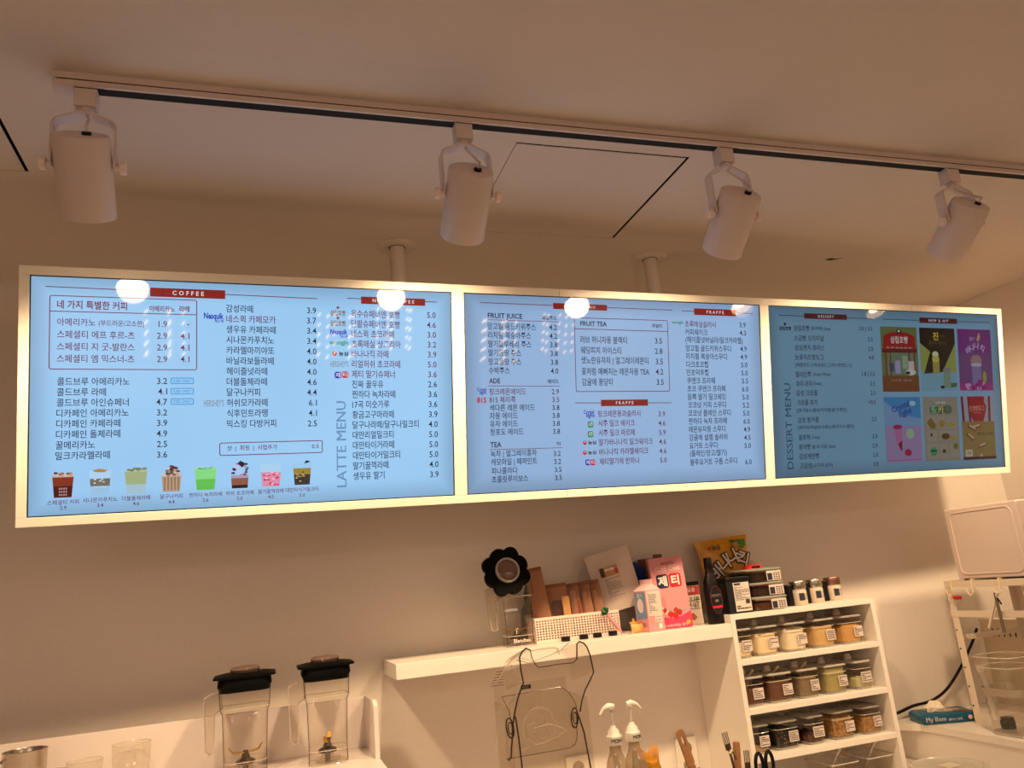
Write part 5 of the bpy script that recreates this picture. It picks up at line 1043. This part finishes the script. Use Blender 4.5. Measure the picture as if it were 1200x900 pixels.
t = thing('table_knife', 'dark curved butter knife tip in the utensil holder', 'knife', (1.818,-.02,.850)); b = MB(); b.tube([(0,0,0),(-.006,0,.16),(-.012,0,.215),(-.005,0,.222),(.002,0,.2)], [.003,.004,.003,.002,.002], CHROME); b.build('blade', t, smooth=True)
t = thing('scissors', 'pair of scissors with black looped handles standing in front of the cubby unit', 'scissors', (1.905, -.02, .852)); t.rotation_euler = (0, math.radians(2), math.radians(12))
for s_ in (-1,1):
    b = MB(); b.tube([(s_*.020+.0145*math.cos(a*math.pi/12), 0, .170+.034*math.sin(a*math.pi/12)) for a in range(24)], .0052, BLACK, 8, None, True); b.tube([(s_*.012,0,.145),(s_*.003,0,.10),(-s_*.002,0,.06)], .006, BLACK); b.build('handle_loop', t, smooth=True)
MB().box(-.008,.008,-.001,.001,0,.07,STEEL).build('blade', t)
t = thing('dark_spoon', 'dark round spoon peeking up left of the spatula base', 'spoon', (1.690,-.035,.850)); b = MB(); b.tube([(0,0,0),(0,0,.16)], .003, CHROME); b.build('handle', t); b = MB(); b.lathe([(.001,-.022),(.012,-.014),(.016,0),(.012,.014),(.001,.022)], CHROME, 14, Matrix.Translation((0,0,.18)) @ Matrix.Scale(.25,4,(0,1,0))); b.build('bowl', t, smooth=True)
# big lidded tub in front of the right counter
t = thing('lidded_tub', 'large round container with translucent lid at the bottom edge beside the right counter', 'container', (2.655, .085, CT+.0006))
MB().lathe([(.090,0),(.098,.004),(.112,.062)], CLH, 40).build('tub_body', t, smooth=True); b = MB(); b.lathe([(.112,.063),(.117,.066),(.117,.073),(.106,.076),(.102,.072),(.001,.072)], CLH, 40); lo = b.build('lid', t, smooth=True)
b = MB(); b.box(-.025,.03,-.03,.02,.0728,.0736,clear('lid_label_film',(235,230,220),.4,haze=.6,hazec=(235,225,205))); lines_print(b,-.018,.02,-.0,.001,.0,1,INK); b.build('label_sticker', t)

# ------------------------------------------------------------------ right counter, rack, appliance
ZC = .950
b = MB(); top = [(3.7095,.529),(2.80,.529),(2.80,.50),(2.82,.46),(2.862,.40),(2.868,.36),(2.868,-.9),(3.7095,-.9)]
b.loft([[(x,y,ZC-.024) for x,y in top],[(x,y,ZC) for x,y in top]], WHITEL, True, True)
rc = thing('side_counter', 'white counter along the right wall carrying the rack and clear ice bins', 'counter'); b.build('counter_top', rc)
MB().box(2.872,3.7095,-.88,.529,.0005,ZC-.0245,WHITEL).build('counter_body', rc)
# rack on the counter (faces left, along the right wall)
RX0, RX1, RY0, RY1, RT = 3.00, 3.34, -.62, .278, 1.452
rk = thing('storage_rack', 'cream slotted-angle metal rack on the right counter with hooks on its rail', 'rack')
for x in (RX0, RX1):
    for y in (RY1, RY0):
        b = MB(); sx = 1 if x == RX0 else -1; sy_ = -1 if y == RY1 else 1
        b.box(min(x,x+sx*.0018),max(x,x+sx*.0018),min(y,y+sy_*.032),max(y,y+sy_*.032),ZC+.0005,RT,CREAMRACK); b.box(min(x,x+sx*.032),max(x,x+sx*.032),min(y,y+sy_*.0018),max(y,y+sy_*.0018),ZC+.0005,RT,CREAMRACK)
        for k in range(7): 
            T = Matrix.Translation((x-sx*.0005, y+sy_*.010, RT-.045-.066*k)) @ Matrix.Rotation(math.pi/2,4,'Y'); b.lathe([(.0035,-.0003),(.0035,.0003)], SLOT, 8, T)
        b.build('post', rk)
for z0_, z1_ in ((1.428,1.452),(1.322,1.345)):
    MB().box(RX0-.0018, RX0, RY0, RY1-.001, z0_, z1_, CREAMRACK).build('side_rail', rk, bevel=.0006); MB().box(RX1-.0018, RX1, RY0+.034, RY1-.034, z0_-.044, z1_-.040, CREAMRACK).build('side_rail', rk, bevel=.0006)
for z0_, z1_ in ((1.428,1.4515),(1.235,1.255)): MB().box(RX0+.002, RX1, RY1-.0028, RY1-.001, z0_, z1_, CREAMRACK).build('end_rail', rk, bevel=.0006)
MB().box(RX0+.002, RX1-.002, RY0+.002, RY1-.004, 1.4440, 1.4516, CREAMRACK).build('rack_shelf', rk)
MB().box(RX1-.09, RX1-.08, RY0+.036, RY1-.12, 1.420, 1.440, BLACK).build('dark_rail', rk)
# hooks
for k, y in enumerate((.243, .150, .035)):
    b = MB(); b.tube([(RX0+.012,y,RT+.002),(RX0-.004,y,RT+.002),(RX0-.0055,y,RT-.01),(RX0-.006,y,RT-.045),(RX0-.014,y+.006,RT-.052),(RX0-.020,y+.013,RT-.040),(RX0-.020,y+.015,RT-.028)], .0035, mat('hook_cream',(240,220,190),.4), 8)
    o = b.build('s_hook', smooth=True); tag(o, ['cream hook on the rack rail nearest the corner post','cream hook in the middle of the rack rail','cream hook holding the kitchen tongs on the rack rail'][k], 'hook', 'hooks on the rack rail')
t = thing('kitchen_tongs', 'tongs with one grey and one cream arm hanging from the third rack hook', 'tongs', (RX0-.020, .045, RT-.044))
MB().box(-.004,.004,-.002,.006,-.135,.0,mat('tong_grey',(120,104,92),.5)).build('arm', t, bevel=.001)
b = MB(); T = Matrix.Rotation(math.radians(29),4,'X'); b.box(-.004,.004,-.010,-.003,-.135,.005,CREAMRACK,T); b.build('arm', t, bevel=.001); b = MB(); b.tube([(0,-.004,-.02),(0,-.014,-.04)], .0025, BLACK); b.build('spring', t)
b = MB(); b.tube([(0,.012,0),(0,0,0),(0,-.014,.0)], [.0035,.0075,.0065], mat('red_plastic',(200,34,30),.4), 10); b.box(-.004,.004,-.024,-.010,-.006,.006,mat('red_plastic',(200,34,30),.4)); o = b.build('red_clip', smooth=False, loc=(RX0-.008,.232,1.392)); tag(o,'small red plastic clip pushed on the rack post','clip')
# appliance on the rack
t = thing('microwave_oven', 'white microwave oven with embossed side panel sitting on the rack', 'microwave', (RX0+.002, 0, RT+.0015))
AZ = 1.712-RT-.0015; MW = mat('appliance_white',(226,206,196),.35)
MB().box(0,.36,-.10,.207,.004,AZ,MW).build('cabinet', t, bevel=.004)
MB().box(.002,.358,-.16,-.1005,.006,AZ-.003,MW).build('door', t, bevel=.003)
b = MB(); o_ = rr(.262,.222,.024,5,.062,AZ/2+.002); 
b.tube([(-.0006,-x+.118,z) for x,z in o_], .0028, MW, 8, None, True); b.build('embossed_panel', t, smooth=True)
for y in (.19,-.09):
    for x in (.02,.34): MB().lathe([(.010,-.0008),(.010,.0045)], BLACK, 12, Matrix.Translation((x,y,0))).build('foot', t)
# leaning slotted tray in the rack (hung on the far side)
t = thing('slotted_tray', 'pale plastic drip tray with a row of slots standing behind the rack', 'tray', (3.36, 0, ZC+.0006)); Z0, Z1 = .200, .325; m_ = mat('tray_cream',(214,196,170),.5)
b = MB(); b.box(0,.005,-.30,.500,.0,Z0+.058,m_); b.box(0,.005,-.30,.500,Z0+.090,Z1,m_)
n = 28
b.box(0,.005,.450,.500,Z0+.058,Z0+.090,m_); b.box(-.004,.0,-.30,.500,Z1-.006,Z1,m_)
for k in range(n): y = .450 - .026*(k+1); b.box(0,.005,y,y+.018,Z0+.058,Z0+.090,m_)
b.box(.003,.0045,-.27,.455,Z0+.05,Z0+.1,SLOT); b.build('tray_panel', t)
# clear ice bins / pitchers
def bin_(x, y, w_, d_, h_, label, stick=False):
    t = thing('clear_bin', label, 'container', (x, y, ZC+.0006), 0, 'clear bins on the right counter')
    b = MB(); b.loft([ring(rr(w_*.86,d_*.86,.035,5),0), ring(rr(w_*.88,d_*.88,.035,5),.006), ring(rr(w_*.98,d_*.98,.04,5),h_-.035), ring(rr(w_,d_,.042,5),h_-.03), ring(rr(w_*1.02,d_*1.02,.044,5),h_)], CLT, True, False); b.build('bin_body', t, smooth=True)
    e = MB()
    for z_, s_ in ((.003,.88),(h_-.034,.99),(h_,1.02)): e.tube([(px,py,z_) for px,py in rr(w_*s_,d_*s_,.042,5)], .0024, CLR, 6, closed=True)
    e.loft([ring(rr(w_*.86,d_*.86,.035,5),.001), ring(rr(w_*.88,d_*.88,.035,5),.010)], CLR, True, True); e.build('bin_rim', t, smooth=True)
    if stick:
        bd = MB(); bd.loft([ring(rr(w_*.962,d_*.962,.04,5),h_*.50), ring(rr(w_*.968,d_*.968,.04,5),h_*.60)], mat('grey_band',(176,160,142),.5), False, False); bd.build('measure_band', t, smooth=True)
        s = MB(); s.lathe([(.014,h_*.20),(.012,h_*.25),(.009,h_*.27),(.010,h_*.80),(.014,h_*.82),(.014,h_*.90)], CLR, 16, Matrix.Rotation(math.radians(-6),4,'X') @ Matrix.Translation((-.06,.03,0))); s.build('inner_tube', t, smooth=True)
        c_ = MB(); c_.lathe([(.022,.006),(.024,.03),(.020,.045)], BLACK, 18, Matrix.Translation((.0,.05,0))); c_.build('black_cap', t, smooth=True)
    return t
bin_(2.965, .055, .150, .165, .250, 'tall clear bin with inner tube and grey band, left one on the right counter', True)
bin_(2.968, -.150, .150, .165, .250, 'tall clear bin cut off by the right edge of the picture')
# tissue pack
t = thing('wet_tissue_pack', 'teal-blue wet tissue pack with a tissue pulled out, lying on the right counter', 'tissue pack', (2.968, .392, ZC+.0006), math.radians(-20))
b = MB(); b.loft([ring(rr(.195,.125,.010,3),0.0), ring(rr(.205,.135,.012,3),.012), ring(rr(.200,.130,.012,3),.027), ring(rr(.185,.115,.012,3),.034)], TEAL, True, True); b.build('pack_body', t, smooth=True)
b = MB(); text(b,'My Bom',-.055,.016,-.0685,.022,WHITEM,'M',bold=1); text(b,'물티슈 70매',.015,.014,-.0685,.010,WHITEM,'M'); b.poly([(.07+.008*math.cos(a*.5),-.0685,.017+.008*math.sin(a*.5)) for a in range(12)], PINKL); b.build('pack_print', t)
b = MB(); b.poly([(x,y,.0346) for x,y in rr(.10,.06,.02,4,.02,.0)], mat('pack_silver',(170,160,150),.3)); b.poly([(.03,-.03,.0349),(.08,-.045,.0349),(.085,-.02,.0349),(.04,.0,.0349)], mat('pack_brown',(120,80,60),.4)); b.build('pack_flap', t)
b = MB(); rd = random.Random(9); rings = []
for j, (z_, r_) in enumerate(((.0348,.038),(.048,.036),(.060,.026),(.070,.012))): rings.append([(-.02+r_*math.cos(a*math.pi/8)*rd.uniform(.7,1.2), r_*.8*math.sin(a*math.pi/8)*rd.uniform(.7,1.2), z_+rd.uniform(-.003,.004)) for a in range(16)])
b.loft(rings, mat('tissue_white',(240,230,210),.9), True, True); b.build('tissue', t)
# cable along the wall
KP = [(2.660,.965),(2.78,.968),(2.857,.977),(2.941,.993),(3.026,.999),(3.10,1.022),(3.16,1.06),(3.225,1.115),(3.30,1.19),(3.34,1.24)]
cp = []
for i in range(len(KP)-1):
    p0, p1, p2, p3 = KP[max(i-1,0)], KP[i], KP[i+1], KP[min(i+2,len(KP)-1)]
    for q in range(5):
        u = q/5; cp.append(tuple(.5*((2*b_)+(c_-a_)*u+(2*a_-5*b_+4*c_-d_)*u*u+(3*b_-a_-3*c_+d_)*u**3) for a_,b_,c_,d_ in zip(p0,p1,p2,p3)))
cp.append(KP[-1])
b = MB(); b.tube([(x,.50,z) for x,z in cp], .0055, BLACK, 10); o = b.build('power_cable', smooth=True); tag(o,'thick black power cable hanging along the wall above the tissue pack','cable')
